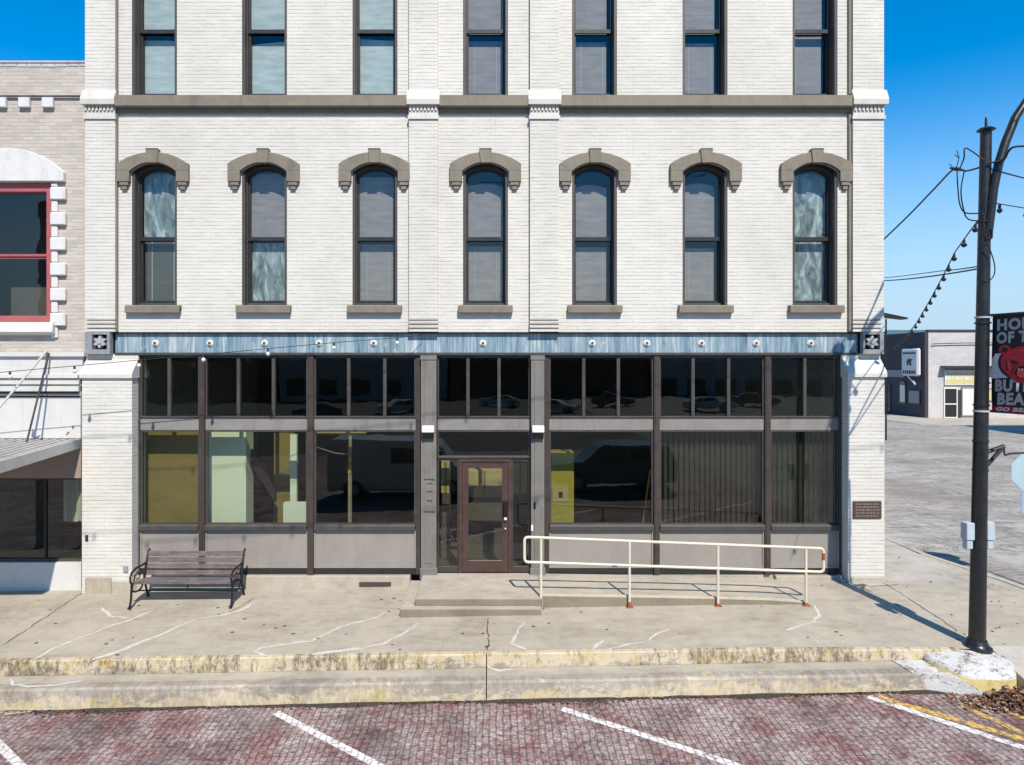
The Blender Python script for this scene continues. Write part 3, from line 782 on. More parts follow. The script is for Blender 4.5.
fm, smh, pm, hm, sm = (f() for f in (frame_mesh, sash_mesh, pane_mesh, hood_mesh, sill_mesh))
base = {}
COV = {0: [['plastic','dark_blind'],['grey_blind','plastic'],['grey_blind','grey_blind'],['grey_blind','grey_blind'],['grey_blind','grey_blind'],['grey_blind','grey_blind'],['plastic','plastic']],
       1: [['blue_blind','blue_blind'],['blue_blind','blue_blind'],['blue_blind','blue_blind'],['grey_blind']*2,['grey_blind']*2,['grey_blind']*2,['grey_blind']*2]}
for fl in (0,1):
    for i, x in enumerate(WX):
        loc = (x, 0, FZ[fl])
        if 'w' not in base:
            w = fm.build('window', M['frame'], bld, loc=loc); base['w'] = w
            for nm, me, mt in (('sash',smh,'sash'),('pane',pm,'upglass'),('hood_mould',hm,'taupe'),('sill',sm,'taupe')):
                base[nm] = me.build(nm, M[mt], w, loc=(0,0,0), bevel=.006 if nm in ('hood_mould','sill') else 0)
        else:
            w = base['w'].copy(); C.objects.link(w); w.parent = bld; w.location = loc
            for nm in ('sash','pane','hood_mould','sill'):
                if nm == 'sill' and fl == 1: continue
                c = base[nm].copy(); C.objects.link(c); c.parent = w
        rr = random.Random(i*7+fl)
        W2 = OW/2-.05
        up, lo = COV[fl][i]
        b = MB(); yb = .33
        if fl == 1 and i < 3:
            t1 = [.12,.06,.0][i]; g = [.02,-.10,.05][i]
            b.poly([(-W2,yb,MID+.04),(W2,yb,MID+.04),(W2,yb,OH),(-W2,yb,OH)]); 
            b.poly([(-W2,yb+.02,.10+(.0 if i!=1 else -.02)),(W2,yb+.02,.10+(.06 if i==1 else 0)),(W2,yb+.02,MID-.10),(-W2,yb+.02,MID-.10+g*.8)])
            ob = b.build('blind', M[up], w, loc=(0,0,0), fix=False)
        else:
            off = rr.uniform(.0,.05)*(1 if i > 3 else 0)
            xr_ = W2-(.10 if (i in (4,5,6) and up == 'grey_blind') else .02)
            topg = [.02,.02,.10,.22,.25,.22,.03][i] if fl == 0 else 0
            z_hi = OH-topg-.08
            b.poly([(-W2+.02,yb,MID+.02),(xr_,yb,MID+.02),(xr_,yb,z_hi),(-W2+.02,yb,z_hi)] if topg < .2 else [(-W2+.02,yb,MID+.02),(xr_,yb,MID+.02)]+[(x_*(W2+xr_)/(2*W2)-.03,z_ and yb,z_) for x_,z_ in reversed(arc_pts(2*W2-.05, z_hi-.07, .07, 6))])
            ob = b.build('blind' if up != 'plastic' else 'plastic_sheet', M[up], w, loc=(0,0,0), fix=False)
            b = MB(); gl = [0,.05,.06,.10,.12,.14,.0][i]
            b.poly([(-W2+.02,yb+.03,.09),(xr_,yb+.03,.09),(xr_,yb+.03,MID-gl),(-W2+.02,yb+.03,MID-gl)])
            for xx in (-.22,.22):
                if lo.endswith('blind'): b.poly([(xx-.012,yb+.026,.09),(xx+.012,yb+.026,.09),(xx+.012,yb+.026,MID-gl),(xx-.012,yb+.026,MID-gl)], 1)
            b.build('blind' if lo != 'plastic' else 'plastic_sheet', [M[lo], M['signgrey']], w, loc=(0,0,0), fix=False)

# ---- ground floor piers
YP = -.16
def pier(px0, px1, ztop_px, inner_right):
    mb = MB(); x0, x1 = PX(px0,YP), PX(px1,YP); zt = PZ(ztop_px,YP)
    mb.box(x0, x1, YP, .36, -.6, zt-.003)
    mb.build('pier', M['wall'], bld)
    c = MB()
    c.prism_x([(YP-.05,zt),(YP-.05,zt+.07),(YP-.03,zt+.12),(.03,zt+.36),(.03,PZ(354)),(.36,PZ(354)),(.36,zt)], x0-.025, x1+.025)
    c.build('pier_cap', M['wallsmooth'], bld)
    return x0, x1
p0 = pier(82,132,378,True); p1 = pier(848,884.5,377,False)
mb = MB(); mb.box(p0[0]+.07, p0[0]+.58, YP-.03, YP-.001, -.3, PZ(577,YP)); mb.build('base_stone', M['stone'], bld, bevel=.02)
mb = MB(); mb.box(p0[0]+.585, p0[1]-.01, YP-.02, YP-.001, -.3, PZ(581,YP)); mb.build('base_stone', M['rampc'], bld, bevel=.01)
mb = MB(); mb.box(p1[0]-.01, p1[1]+.02, YP-.025, YP-.001, -.3, PZ(577,YP)); mb.build('base_stone', M['rampc'], bld, bevel=.01)
# plaque with raised lines of lettering
mb = MB(); a, b_, c_, d_ = PX(852.5,YP), PX(881,YP), PZ(518.5,YP), PZ(501,YP)
mb.box(a, b_, YP-.025, YP-.001, c_, d_)
pl = mb.build('plaque', M['plaque'], bld, bevel=.006)
mb = MB()
for k in range(5):
    z = d_-.055-.057*k; x = a+.05
    while x < b_-.08:
        w = random.uniform(.02,.06); mb.box(x, min(x+w,b_-.05), YP-.029, YP-.0255, z-.012, z+.012); x += w+.016
mb.build('raised_lines', M['taupe'], pl)
mb = MB(); mb.box(p0[1]-.16, p0[1]-.07, YP-.03, YP-.001, PZ(602-30,YP), PZ(566,YP)); mb.build('socket_box', M['signgrey'], bld, bevel=.006)
mb = MB(); x = PX(87,YP); mb.box(x-.025, x+.025, YP-.02, YP-.001, PZ(541,YP), PZ(535,YP)); mb.build('pier_bulb_shadow', M['hole'], bld)  # shadow of a hanging bulb, put on the pier as a black box

# frieze beam with bolts, end blocks with flowers
zf0, zf1 = PZ(352.5), PZ(333.5)
mb = MB(); mb.box(PX(114), PX(859), .05, .40, zf0, zf1)
fr = mb.build('frieze_beam', M['frieze'], bld)
mb = MB(); mb.box(PX(114), PX(859), .02, .39, zf0-.055, zf0-.002); mb.build('lintel', M['steel'], bld, bevel=.006)
mb = MB(); mb.box(PX(114), PX(859), -.012, .30, zf1+.002, Z2-.004); mb.build('frieze_shadow_strip', M['hole'], bld)  # black strip standing in for the shadow line above the frieze
ros = None
for i in range(13):
    px = 154.5+54.75*i
    if i in (5,7): continue
    if ros is None:
        mb = MB()
        for r, d, mi in ((.068,.018,0),(.046,.04,0),(.024,.055,1)):
            pts = [(r*math.cos(a), r*math.sin(a)) for a in [k*math.pi/9 for k in range(18)]]
            mb.prism(pts, -d, -.0005*(3-mi), mi)
        ros = mb.build('rosette', [M['whitestone'], M['steel']], fr, loc=(PX(px), .05, (zf0+zf1)/2))
    else:
        c = ros.copy(); C.objects.link(c); c.parent = fr; c.location.x = PX(px)
for x0, x1 in ((PX(88),PX(112.5)),(PX(860.5),PX(881))):
    mb = MB(); xc = (x0+x1)/2+.04*(1 if x0 < 0 else -.5); zc = (zf0+zf1)/2+.02
    hs_ = .145
    z0, z1 = zf0-.03, Z2-.005
    mb.ring([(x0,z0),(x1,z0),(x1,z1),(x0,z1)], [(xc-hs_,zc-hs_),(xc+hs_,zc-hs_),(xc+hs_,zc+hs_),(xc-hs_,zc+hs_)], -.10, .02)
    mb.box(x0,x1,.021,.3,z0,z1,1)
    cb = mb.build('corner_block', [M['blockm'],M['hole']], bld)
    fl = MB()
    for k in range(6):
        a = k*math.pi/3+.5; d = Vector((math.cos(a),math.sin(a))); n_ = Vector((-d.y,d.x))
        pts = [d*.02-n_*.015, d*.07-n_*.034, d*.12-n_*.014, d*.12+n_*.014, d*.07+n_*.034, d*.02+n_*.015]
        fl.prism([(xc+p.x, zc+p.y) for p in pts], -.09-.003*k, .0)
    fl.prism([(xc+.04*math.cos(a), zc+.04*math.sin(a)) for a in [k*math.pi/5 for k in range(10)]], -.12, 0)
    fl.build('flower', M['ban_grey'], cb)

# ---- shopfront
YG = .12                          # glass line
def gx(px): return PX(px, YG)
def gz(py): return PZ(py, YG)
zt1, zt0 = zf0-.056, gz(417.5)
zb0 = gz(430)
zs0, zs1 = gz(529.5), gz(523.5)
zk0 = gz(567.5)
zbase = gz(574)
def bay(x0, x1, muls, pan_mat='glass'):
    """one bay: x0..x1 between the main mullions; the mesh is its metalwork"""
    y0, y1 = YG-.035, YG+.05
    mb = MB()
    mb.ring([(x0,zt0),(x1,zt0),(x1,zt1),(x0,zt1)], [(x0+.03,zt0+.03),(x1-.03,zt0+.03),(x1-.03,zt1-.045),(x0+.03,zt1-.045)], y0+.01, y1)
    for m in muls: mb.box(m-.032, m+.032, y0-.01, y1+.002, zt0+.031, zt1-.046)
    mb.box(x0, x1, y0+.008, y1-.01, zb0, zt0-.002, 1)
    mb.box(x0, x1, y0-.02, y0+.03, zt0-.0018, zt0+.03)         # ledge under the transom lights
    mb.ring([(x0,zs1),(x1,zs1),(x1,zb0-.002),(x0,zb0-.002)], [(x0+.035,zs1+.01),(x1-.035,zs1+.01),(x1-.035,zb0-.035),(x0+.035,zb0-.035)], y0+.012, y1)
    b = mb.build('shop_window', [M['steel'], M['band']], bld, bevel=.004)
    s = MB(); s.prism_x([(y0-.06,zs0),(y1,zs0),(y1,zs1-.002),(y0-.03,zs1-.002),(y0-.06,zs1-.03)], x0+.005, x1-.005); s.build('sill', M['steel'], b, bevel=.005)
    xs_ = [x0]+muls+[x1]
    for a, c in zip(xs_, xs_[1:]):
        g = MB(); g.box(a+.03, c-.03, YG+.01, YG+.016, zt0+.025, zt1-.04); g.build('transom_pane', M['glass'], b)
    g = MB(); g.box(x0+.03, x1-.03, YG+.01, YG+.016, zs1+.005, zb0-.03); g.build('display_pane', M['glass'], b)
    k = MB()
    k.ring([(x0,zk0),(x1,zk0),(x1,zs0-.002),(x0,zs0-.002)], [(x0+.03,zk0+.03),(x1-.03,zk0+.03),(x1-.03,zs0-.03),(x0+.03,zs0-.03)], y0+.0, y1)
    k.box(x0+.028, x1-.028, y0+.022, y1-.01, zk0+.028, zs0-.028, 1)
    k.box(x0, x1, y0+.012, y1, zbase, zk0-.002, 2)
    k.build('kick_panel', [M['panel'], M['panel'], M['sash']], b)
    return b
MULS = {}
BAYS = [((141,200),[170]), ((206,308),[239,274]), ((314.5,416),[349,385]), ((549,653),[583.5,618]), ((659,763.5),[692.5,728]), ((769.5,838),[804])]
for (a,b_), ms in BAYS: bay(gx(a), gx(b_), [gx(m) for m in ms])
# main mullions
for a, b_ in ((200,206),(308,314.5),(653,659),(763.5,769.5)):
    mb = MB(); mb.box(gx(a)+.003, gx(b_)-.003, YG-.075, YG+.06, zbase, zt1-.001)
    mb.box(gx(a)+.022, gx(b_)-.022, YG-.085, YG-.0755, zbase+.1, zt1-.05)
    mb.build('mullion', M['steelbrown'], bld, bevel=.006)
for a, b_ in ((135.2,141),(838,843.5),(416,421),(544.5,549)):
    mb = MB(); mb.box(gx(a)+.002, gx(b_)-.003, YG-.05, YG+.06, zbase, zt1-.001); mb.build('mullion', M['steelbrown'] if 400 < a < 560 else M['steel'], bld, bevel=.006)
# cast columns beside the door
for a, b_ in ((421,437.5),(530,544.5)):
    mb = MB(); x0, x1 = gx(a)+.002, gx(b_)-.002
    mb.box(x0+.01, x1-.01, -.03, YG+.08, zbase-.05, zt1-.002); mb.box(x0+.075, x1-.075, -.042, -.0305, zbase+.25, zt1-.12)
    mb.box(x0-.008, x1+.008, -.05, .05, zbase-.06, zbase+.16)
    mb.box(x0, x1, -.045, .02, zt1-.09, zt1-.003)
    col = mb.build('column', M['column'], bld, bevel=.008)
    if a < 500:
        d = MB()
        for z in (478,482,490,499,510): 
            w_ = .10 if z in (478,510) else .055
            d.box((x0+x1)/2+.02-w_, (x0+x1)/2+.02+w_, -.048, -.0425, gz(z)-.01, gz(z)+.012)
        d.build('name_strip', M['steel'], col)
    else:
        d = MB(); d.box(x0+.06, x0+.10, -.056, -.031, gz(507), gz(500.5)); d.build('column_bulb_shadow', M['black'], col, bevel=.004)  # small black piece first: a bulb's cast shadow modelled on the column
        d = MB(); d.box(x0+.01, x0+.05, -.054, -.031, gz(529), gz(523)); d.build('push_plate', M['whitep'], col, bevel=.004)
    # wedge-shaped wall lamp
    xm = (x0+x1)/2
    lamp = MB(); lamp.prism_x([(-.20,gz(431)),(-.20,gz(429.5)),(-.16,gz(424.5)),(-.045,gz(424.5)),(-.045,gz(431))], xm-.115, xm+.115)
    lo = lamp.build('wall_lamp', M['whitep'], bld, bevel=.008)
    lb = MB(); lb.prism_x([(-.18,gz(431.2)),(-.045,gz(431.2)),(-.045,gz(437.5)),(-.11,gz(437.5))], xm-.105, xm+.105); lb.build('lamp_base', M['black'], lo)

# entrance bay
ex0, ex1 = gx(437.5), gx(530)
ent = MB()
y0, y1 = YG-.035, YG+.05
ztr = gz(458.5)
mul = [gx(468), gx(499)]
ent.ring([(ex0,zt0),(ex1,zt0),(ex1,zt1),(ex0,zt1)], [(ex0+.03,zt0+.03),(ex1-.03,zt0+.03),(ex1-.03,zt1-.045),(ex0+.03,zt1-.045)], y0+.01, y1)
for m in mul: ent.box(m-.032, m+.032, y0-.01, y1+.002, zt0+.031, zt1-.046)
ent.box(ex0, ex1, y0+.008, y1-.01, zb0, zt0-.002, 1); ent.box(ex0, ex1, y0-.02, y0+.03, zt0-.0018, zt0+.03)
ent.ring([(ex0,ztr),(ex1,ztr),(ex1,zb0-.002),(ex0,zb0-.002)], [(ex0+.03,ztr+.055),(ex1-.03,ztr+.055),(ex1-.03,zb0-.035),(ex0+.03,zb0-.035)], y0+.012, y1)
ent.box(ex0+.01, ex1-.01, y0-.02, y0+.011, ztr+.01, ztr+.05)
e = ent.build('entrance_frame', [M['steel'], M['band']], bld, bevel=.004)
for a, c in zip([ex0]+mul, mul+[ex1]):
    g = MB(); g.box(a+.03, c-.03, YG+.01, YG+.016, zt0+.025, zt1-.04); g.build('transom_pane', M['glass'], e)
g = MB(); g.box(ex0+.03, ex1-.03, YG+.01, YG+.016, ztr+.05, zb0-.03); g.build('transom_pane', M['glass'], e)
dx0, dx1 = gx(459), gx(511.5)
zfl = PZT+.012
for a, c in ((ex0,dx0-.002),(dx1+.002,ex1)):
    s = MB(); s.ring([(a,zfl),(c,zfl),(c,ztr-.002),(a,ztr-.002)], [(a+.03,zfl+.12),(c-.03,zfl+.12),(c-.03,ztr-.04),(a+.03,ztr-.04)], y0+.012, y1)
    sl = s.build('sidelight', M['steelbrown'], bld, bevel=.004)
    g = MB(); g.box(a+.025, c-.025, YG+.01, YG+.016, zfl+.115, ztr-.035); g.build('pane', M['glass'], sl)
s = MB(); s.ring([(dx0,zfl),(dx1,zfl),(dx1,ztr-.002),(dx0,ztr-.002)], [(dx0+.06,zfl+.001),(dx1-.06,zfl+.001),(dx1-.06,ztr-.06),(dx0+.06,ztr-.06)], y0-.02, y1+.01)
s.build('door_frame', M['doorbrown'], bld, bevel=.006)
d0, d1 = dx0+.063, dx1-.063
s = MB(); s.ring([(d0,zfl+.008),(d1,zfl+.008),(d1,ztr-.064),(d0,ztr-.064)], [(d0+.125,zfl+.24),(d1-.125,zfl+.24),(d1-.125,ztr-.185),(d0+.125,ztr-.185)], y0+.0, y0+.045)
dr = s.build('door', M['doorbrown'], bld, bevel=.006)
g = MB(); g.box(d0+.12, d1-.12, y0+.02, y0+.026, zfl+.235, ztr-.18); g.build('pane', M['glass'], dr)
g = MB(); xh = d1-.06; g.box(xh-.045, xh+.045, y0-.03, y0-.001, gz(516), gz(500.5)); g.tube([(xh-.02,y0-.03,gz(515)),(xh-.02,y0-.085,gz(514)),(xh-.02,y0-.085,gz(502.5)),(xh-.02,y0-.03,gz(501.5))], .013, 8); g.build('handle', M['black'], dr, bevel=.003)
g = MB(); g.lathe([(.001,-.03),(.028,-.02),(.034,0),(.028,.02),(.001,.03)], xh, y0-.04, 12, 0, gz(518)); g.build('door_knob', M['whitep'], dr, smooth=True); g = MB(); g.lathe([(.001,-.02),(.016,-.01),(.016,.01),(.001,.02)], xh, y0-.02, 10, 0, gz(528)); g.build('lock_cylinder', M['whitep'], dr, smooth=True)
# foundation ledge
mb = MB()
for a, b_ in ((p0[1]+.002, -1.57),(5.61, p1[0]-.002)): mb.box(a, b_, .0, .4, -.5, zbase-.003)
mb.box(-1.318,5.6,.102,.4,-.3,zbase-.003)
mb.build('foundation', M['rampc'], bld, bevel=.01)
mb = MB(); mb.box(gx(360.5), gx(392), -.018, -.001, PZ(587,0)+.0, PZ(582,0))
for k in range(9): mb.box(gx(362)+k*.066, gx(362)+k*.066+.02, -.024, -.0185, PZ(586.5,0), PZ(582.4,0))
mb.build('floor_vent', M['plaque'], bld)
# interior partitions just behind the glass
mb = MB(); mb.box(PX(146,.54), PX(199.5,.54), YG+.42, YG+.5, .02, 2.92); mb.build('interior_partition', M['olive'], bld)
mb = MB(); mb.box(PX(208,.58), PX(246,.58), YG+.46, YG+.9, .02, 2.92); mb.build('interior_partition', M['mint'], bld)
mb = MB(); mb.box(gx(254), gx(276), YG+1.25, YG+1.35, .02, 2.7); mb.build('interior_partition', M['olive'], bld)
mb = MB(); mb.box(gx(276), gx(283), YG+.95, YG+1.05, .02, 2.7); mb.box(gx(274), gx(306), YG+.6, YG+.75, .02, PZ(503,YG+.6)); mb.build('interior_partition', M['mint'], bld)
x_a, x_b = PX(250,.9), PX(276,.9)
mb = MB(); mb.prism([(x_a,PZ(462,.9)),(x_b,PZ(502,.9)),(x_b,PZ(490,.9)),(x_a,PZ(446,.9))], .85, .95); mb.build('stair_stringer', M['sash'], bld)
mb = MB(); mb.box(PX(348,.9), PX(351.5,.9), .9, .96, .03, PZ(436,.9)); mb.box(PX(348.3,.9), PX(351.2,.9), .885, .899, PZ(474,.9), PZ(456,.9), 1)
mb.build('support_post', [M['soffit'], M['ystripe']], bld)
mb = MB(); mb.box(PX(317,.5), PX(366,.5), .5, .58, PZ(434.5,.5), PZ(431.5,.5)); mb.build('light_strip', M['cream'], bld)
mb = MB(); mb.tube([(PX(316,.9),.9,PZ(447,.9)),(PX(335,1.1),1.1,PZ(453,1.1)),(PX(352,1.3),1.3,PZ(455,1.3))], .012, 6); mb.build('conduit', M['soffit'], bld)
# vertical blinds behind the two right-hand bays
for a, b_ in ((660,763),(770.5,837)):
    mb = MB(); x = gx(a)+.02; yb = YG+.2
    while x < gx(b_)-.1:
        mb.poly([(x,yb,zs1-.1),(x+.085,yb+.03,zs1-.1),(x+.085,yb+.03,zb0+.1),(x,yb,zb0+.1)]); x += .105
    mb.build('vertical_blind', M['vblind'], bld, fix=False)

# things standing inside the shop
def cabinet():
    t = thing('cabinet', 'tall yellow metal cabinet behind the shop window right of the door', 'cabinet', (gx(563),1.0,.02))
    x0, x1 = PX(551,.9), PX(574,.9); zt = PZ(452,.9); zm = PZ(487,.9)
    lo = t.location
    mb = MB(); mb.box(x0,x1,.9,1.3,.03,zt); mb.build('cabinet_body', M['ycab'], t, origin=tuple(lo), bevel=.01)
    mb = MB(); mb.box(x0+.03,x1-.12,.885,.899,zm-.3,zm); a = mb.build('notice', M['cream'], t, origin=tuple(lo))
    mb = MB(); mb.box(x0+.16,x0+.24,.881,.8845,zm-.22,zm-.1); mb.build('notice_mark', M['doorbrown'], a, origin=tuple(lo))
cabinet()
def carton(px0,px1,y0,py0,py1,label,m='cream'):
    x0,x1 = PX(px0,y0),PX(px1,y0); z0,z1 = PZ(py1,y0),PZ(py0,y0)
    t = thing('carton_stack', label, 'cartons', ((x0+x1)/2,y0,.02))
    lo = tuple(t.location)
    mb = MB(); h = (z1-.02)/3
    for k in range(3): mb.box(x0+.02*(k%2),x1-.015*((k+1)%2),y0+.015*k,y0+.5,.02+h*k,.02+h*(k+1)-.01, 0 if k == 2 else 1)
    mb.build('carton_body', [M[m], M['interior']], t, origin=lo, bevel=.008)
    mb = MB()
    for k in (2,): mb.box((x0+x1)/2-.03,(x0+x1)/2+.03,y0+.015*k-.004,y0+.015*k-.001,.03+h*k,.02+h*(k+1)-.02)
    mb.build('tape', M['olive'], t, origin=lo)
carton(466,503,1.6,470,560,'wide pale stack of cartons seen through the glass door')
carton(441,450,1.2,461,560,'narrow cream stack of cartons behind the sidelight left of the door')
carton(513,528,1.4,463,560,'cream stack of cartons behind the sidelight right of the door')
mb = MB(); mb.tube([(PX(637,.5),.5,.03),(PX(650,.35),.35,PZ(470,.35))], .018, 8)
tag(mb.build('leaning_pole', M['orange'], smooth=True), 'thin orange pole leaning against the inside of the shop window', 'pole')

# ------------------------------------------------------------------ LEFT NEIGHBOUR
nb = thing('neighbour_building', 'lower tan brick building with red framed window and flat metal canopy, left edge', 'building', (-11,.2,0))
NO = tuple(nb.location)
YN = .06
def nx(px): return PX(px,YN)
def nz(py): return PZ(py,YN)
NX0, NX1 = -15.0, XL-.005
wx0, wx1, wz0, wz1 = nx(-32), nx(52), nz(322), nz(183)
ztop = nz(63); zb_ = nz(354)
mb = MB()
for (a,b_,c_,d_) in ((NX0,wx0,zb_,ztop),(wx1,NX1,zb_,ztop),(wx0,wx1,zb_,wz0),(wx0,wx1,wz1,ztop)):
    mb.poly([(a,YN,c_),(b_,YN,c_),(b_,YN,d_),(a,YN,d_)])
for a in (wx0,wx1): mb.poly([(a,YN,wz0),(a,YN+.3,wz0),(a,YN+.3,wz1),(a,YN,wz1)])
mb.poly([(wx0,YN,wz1),(wx1,YN,wz1),(wx1,YN+.3,wz1),(wx0,YN+.3,wz1)])
mb.build('front_wall', M['tanbrick'], nb, origin=NO, fix=False)
mb = MB(); mb.box(NX0, NX0+.3, YN+.31, 18, -1, ztop-.05); mb.box(NX1-.3, NX1-.002, YN+.31, 18, -1, ztop-.05); mb.box(NX0+.301, NX1-.301, 17.7, 18, -1, ztop-.05); mb.box(NX0+.301,NX1-.301,YN+.31,17.69,ztop-.6,ztop-.4)
mb.box(NX0+.301,NX1-.301,1.6,1.7,-1,ztop-.7)
mb.build('shell', M['interior'], nb, origin=NO)
mb = MB(); mb.box(NX0, NX1-.01, YN-.03, YN+.34, ztop+.001, ztop+.035); 
x = NX0
while x < NX1-.15:
    w = random.uniform(.16,.3); mb.box(x, min(x+w-.015,NX1-.01), YN-.012, YN-.001, ztop-.06-random.uniform(0,.02), ztop); x += w
mb.build('coping', M['galv'], nb, origin=NO)
mb = MB(); mb.box(NX0, NX1-.01, YN-.07, YN-.001, nz(96.5), nz(93)); mb.box(NX0, NX1-.02, YN-.04, YN-.001, nz(98.5), nz(96.7)); mb.build('string_course', M['tanbrick'], nb, origin=NO)
for k in range(-6,2):
    c = 26+k*23.5
    mb = MB(); mb.box(nx(c-5.5), nx(c+5.5), YN-.08, YN-.001, nz(108.5), nz(98.7)); mb.build('dentil', M['whitestone'], nb, origin=NO, bevel=.01)
# window: frame, panes, hood, quoins, sill
mb = MB(); mb.ring([(wx0+.002,wz0+.002),(wx1-.002,wz0+.002),(wx1-.002,wz1-.002),(wx0+.002,wz1-.002)], [(wx0+.12,wz0+.11),(wx1-.12,wz0+.11),(wx1-.12,wz1-.17),(wx0+.12,wz1-.17)], YN+.012, YN+.2)
wn = mb.build('window', M['redframe'], nb, origin=NO, bevel=.006)
def sub(mb, name, m, parent, **k):
    o = mb.build(name, m, parent, origin=NO, **k); o.location = (0,0,0); return o
zm = nz(254)
mb = MB()
for z0,z1,yy in ((wz0+.09,zm-.03,YN+.13),(zm-.03,wz1-.14,YN+.1)):
    mb.ring([(wx0+.09,z0),(wx1-.09,z0),(wx1-.09,z1),(wx0+.09,z1)], [(wx0+.13,z0+.045),(wx1-.13,z0+.045),(wx1-.13,z1-.045),(wx0+.13,z1-.045)], yy, yy+.04)
sub(mb,'sash',M['redframe'],wn)
mb = MB(); mb.box(wx0+.12,wx1-.12,YN+.115,YN+.121,zm,wz1-.18); mb.box(wx0+.12,wx1-.12,YN+.145,YN+.151,wz0+.12,zm-.06); sub(mb,'pane',M['upglass'],wn)
xc = (wx0+wx1)/2; hw = wx1-xc
mb = MB()
ap = [(xc+x,z) for x,z in arc_pts(2*hw+.56, wz1+.2, .46, 14)]
mb.prism([(xc-hw-.28,wz1+.012),(xc+hw+.28,wz1+.012)]+list(reversed(ap)), YN-.10, YN-.001)
sub(mb,'hood_mould',M['whitestone'],wn,bevel=.01)
mb = MB(); z = wz0-.32; k = 0
while z < wz1-.02:
    h = .26 if k%2 else .235
    z2 = min(z+h-.006, wz1+.005)
    for s in (-1,1):
        e0 = wx1+.002 if s > 0 else wx0-.002
        w = .30 if k%2 else .13
        yy = YN-.085 if k%2 else YN-.05
        mb = MB(); mb.box(e0, e0+s*w, yy, YN-.001, z, z2); sub(mb,'quoin',M['whitestone'],wn,bevel=.02)
    z += h; k += 1
mb = MB(); mb.prism_x([(YN-.16,wz0-.2),(YN-.001,wz0-.26),(YN-.001,wz0-.002),(YN-.12,wz0-.01)], wx0-.1, wx1+.1); sub(mb,'sill',M['whitestone'],wn)
# lower cornice, boards and panel
mb = MB(); mb.box(NX0, nx(88), YN-.14, YN-.001, nz(356.5), nz(352.5)); mb.box(NX0, nx(85), YN-.08, YN+.2, nz(375), nz(356.7))
mb.build('shop_cornice', M['whitewood'], nb, origin=NO)
mb = MB()
for a,b_,d in ((378,374.5,.13),(384,379,.09),(391,386,.10)): mb.box(NX0, nx(81.5), YN-d, YN+.2, nz(a), nz(b_))
mb.box(NX0, nx(81.5), YN-.03, YN+.19, nz(438), nz(375.2))
for px in (23,-30): mb.box(nx(px)-.008, nx(px)+.008, YN-.036, YN-.0305, nz(438), nz(392))
mb.build('sign_boards', M['whitewood'], nb, origin=NO)
mb = MB(); mb.box(NX0, nx(81.5), YN-.11, YN-.101, nz(393.4), nz(391.2)); mb.box(NX0, nx(81.5), YN-.055, YN-.031, nz(397), nz(395.6)); mb.build('dark_rail', M['black'], nb, origin=NO)
# soffit wall, window, bulkhead
mb = MB(); mb.box(NX0, nx(81.5), YN-.02, YN+.2, nz(478), nz(438.3)); mb.build('soffit_wall', M['soffit'], nb, origin=NO)
sz0, sz1 = nz(562), nz(478)
mb = MB(); mb.ring([(NX0,sz0),(nx(82),sz0),(nx(82),sz1-.002),(NX0,sz1-.002)], [(NX0+.06,sz0+.05),(nx(80.5),sz0+.05),(nx(80.5),sz1-.04),(NX0+.06,sz1-.04)], YN+.04, YN+.14)
sw = mb.build('shop_window', M['steel'], nb, origin=NO)
mb = MB(); mb.box(NX0+.05, nx(81), YN+.09, YN+.096, sz0+.04, sz1-.03); sub(mb,'pane',M['glass'],sw)
mb = MB(); mb.box(nx(42),nx(44),YN+.06,YN+.12,sz0+.05,sz1-.04); sub(mb,'mullion',M['sash'],sw)
mb = MB(); n = 18; c0, c1 = nx(54), nx(75); prev = None
for i in range(n+1):
    x = c0+(c1-c0)*i/n; y = YN+.3+.03*math.sin(i*1.9); cur = [(x,y,nz(525)+.01*math.sin(i)),(x,y,sz1-.05)]
    if prev: mb.poly([prev[0],cur[0],cur[1],prev[1]])
    prev = cur
sub(mb,'curtain',M['curtain'],sw,fix=False)
mb = MB(); mb.box(NX0, nx(82), YN-.03, YN+.15, -.8, sz0-.004); mb.build('bulkhead', M['whitewood'], nb, origin=NO)
# canopy
cx1 = nx(82)-.02
mb = MB(); zc = nz(440)
y_f = -2.5
mb.prism_x([(YN-.031,zc-.1),(y_f,zc-.22),(y_f,zc-.20+.05),(YN-.031,zc)], NX0, cx1-.04)
for k in range(40):
    x = cx1-.12-k*.17
    if x < NX0: break
    mb.prism_x([(YN-.032,zc+.001),(y_f+.02,zc-.149),(y_f+.02,zc-.115),(YN-.032,zc+.03)], x-.02, x+.02)
can = mb.build('canopy', M['galv'], nb, origin=NO)
mb = MB(); mb.prism_x([(YN-.033,zc-.16),(y_f-.03,zc-.32),(y_f-.03,zc-.11),(YN-.033,zc+.035)], cx1-.039, cx1+.01); mb.box(NX0, cx1-.04, y_f-.035, y_f-.001, zc-.32, zc-.11)
sub(mb,'fascia',M['galv'],can,bevel=.008)
for (xa,za,xb,yb,zb2,r) in ((nx(52),nz(351),nx(52)-.25,-2.0,zc-.05,.022),(nx(54),nz(353),nx(46)-.0,-.5,zc+.02,.018)):
    mb = MB(); mb.tube([(xa,YN-.16,za),(xb,yb,zb2)], r, 8); mb.build('tie_rod', M['steelbrown' if r < .02 else 'galv'], nb, origin=NO, smooth=True)
mb = MB()
for px,py in ((40,394),(41,396),(73,386),(70,391),(80,384)):
    mb.box(nx(px)-.025, nx(px)+.03, YN-.04, YN-.0305, nz(py+1), nz(py-1)) if py > 396 else None
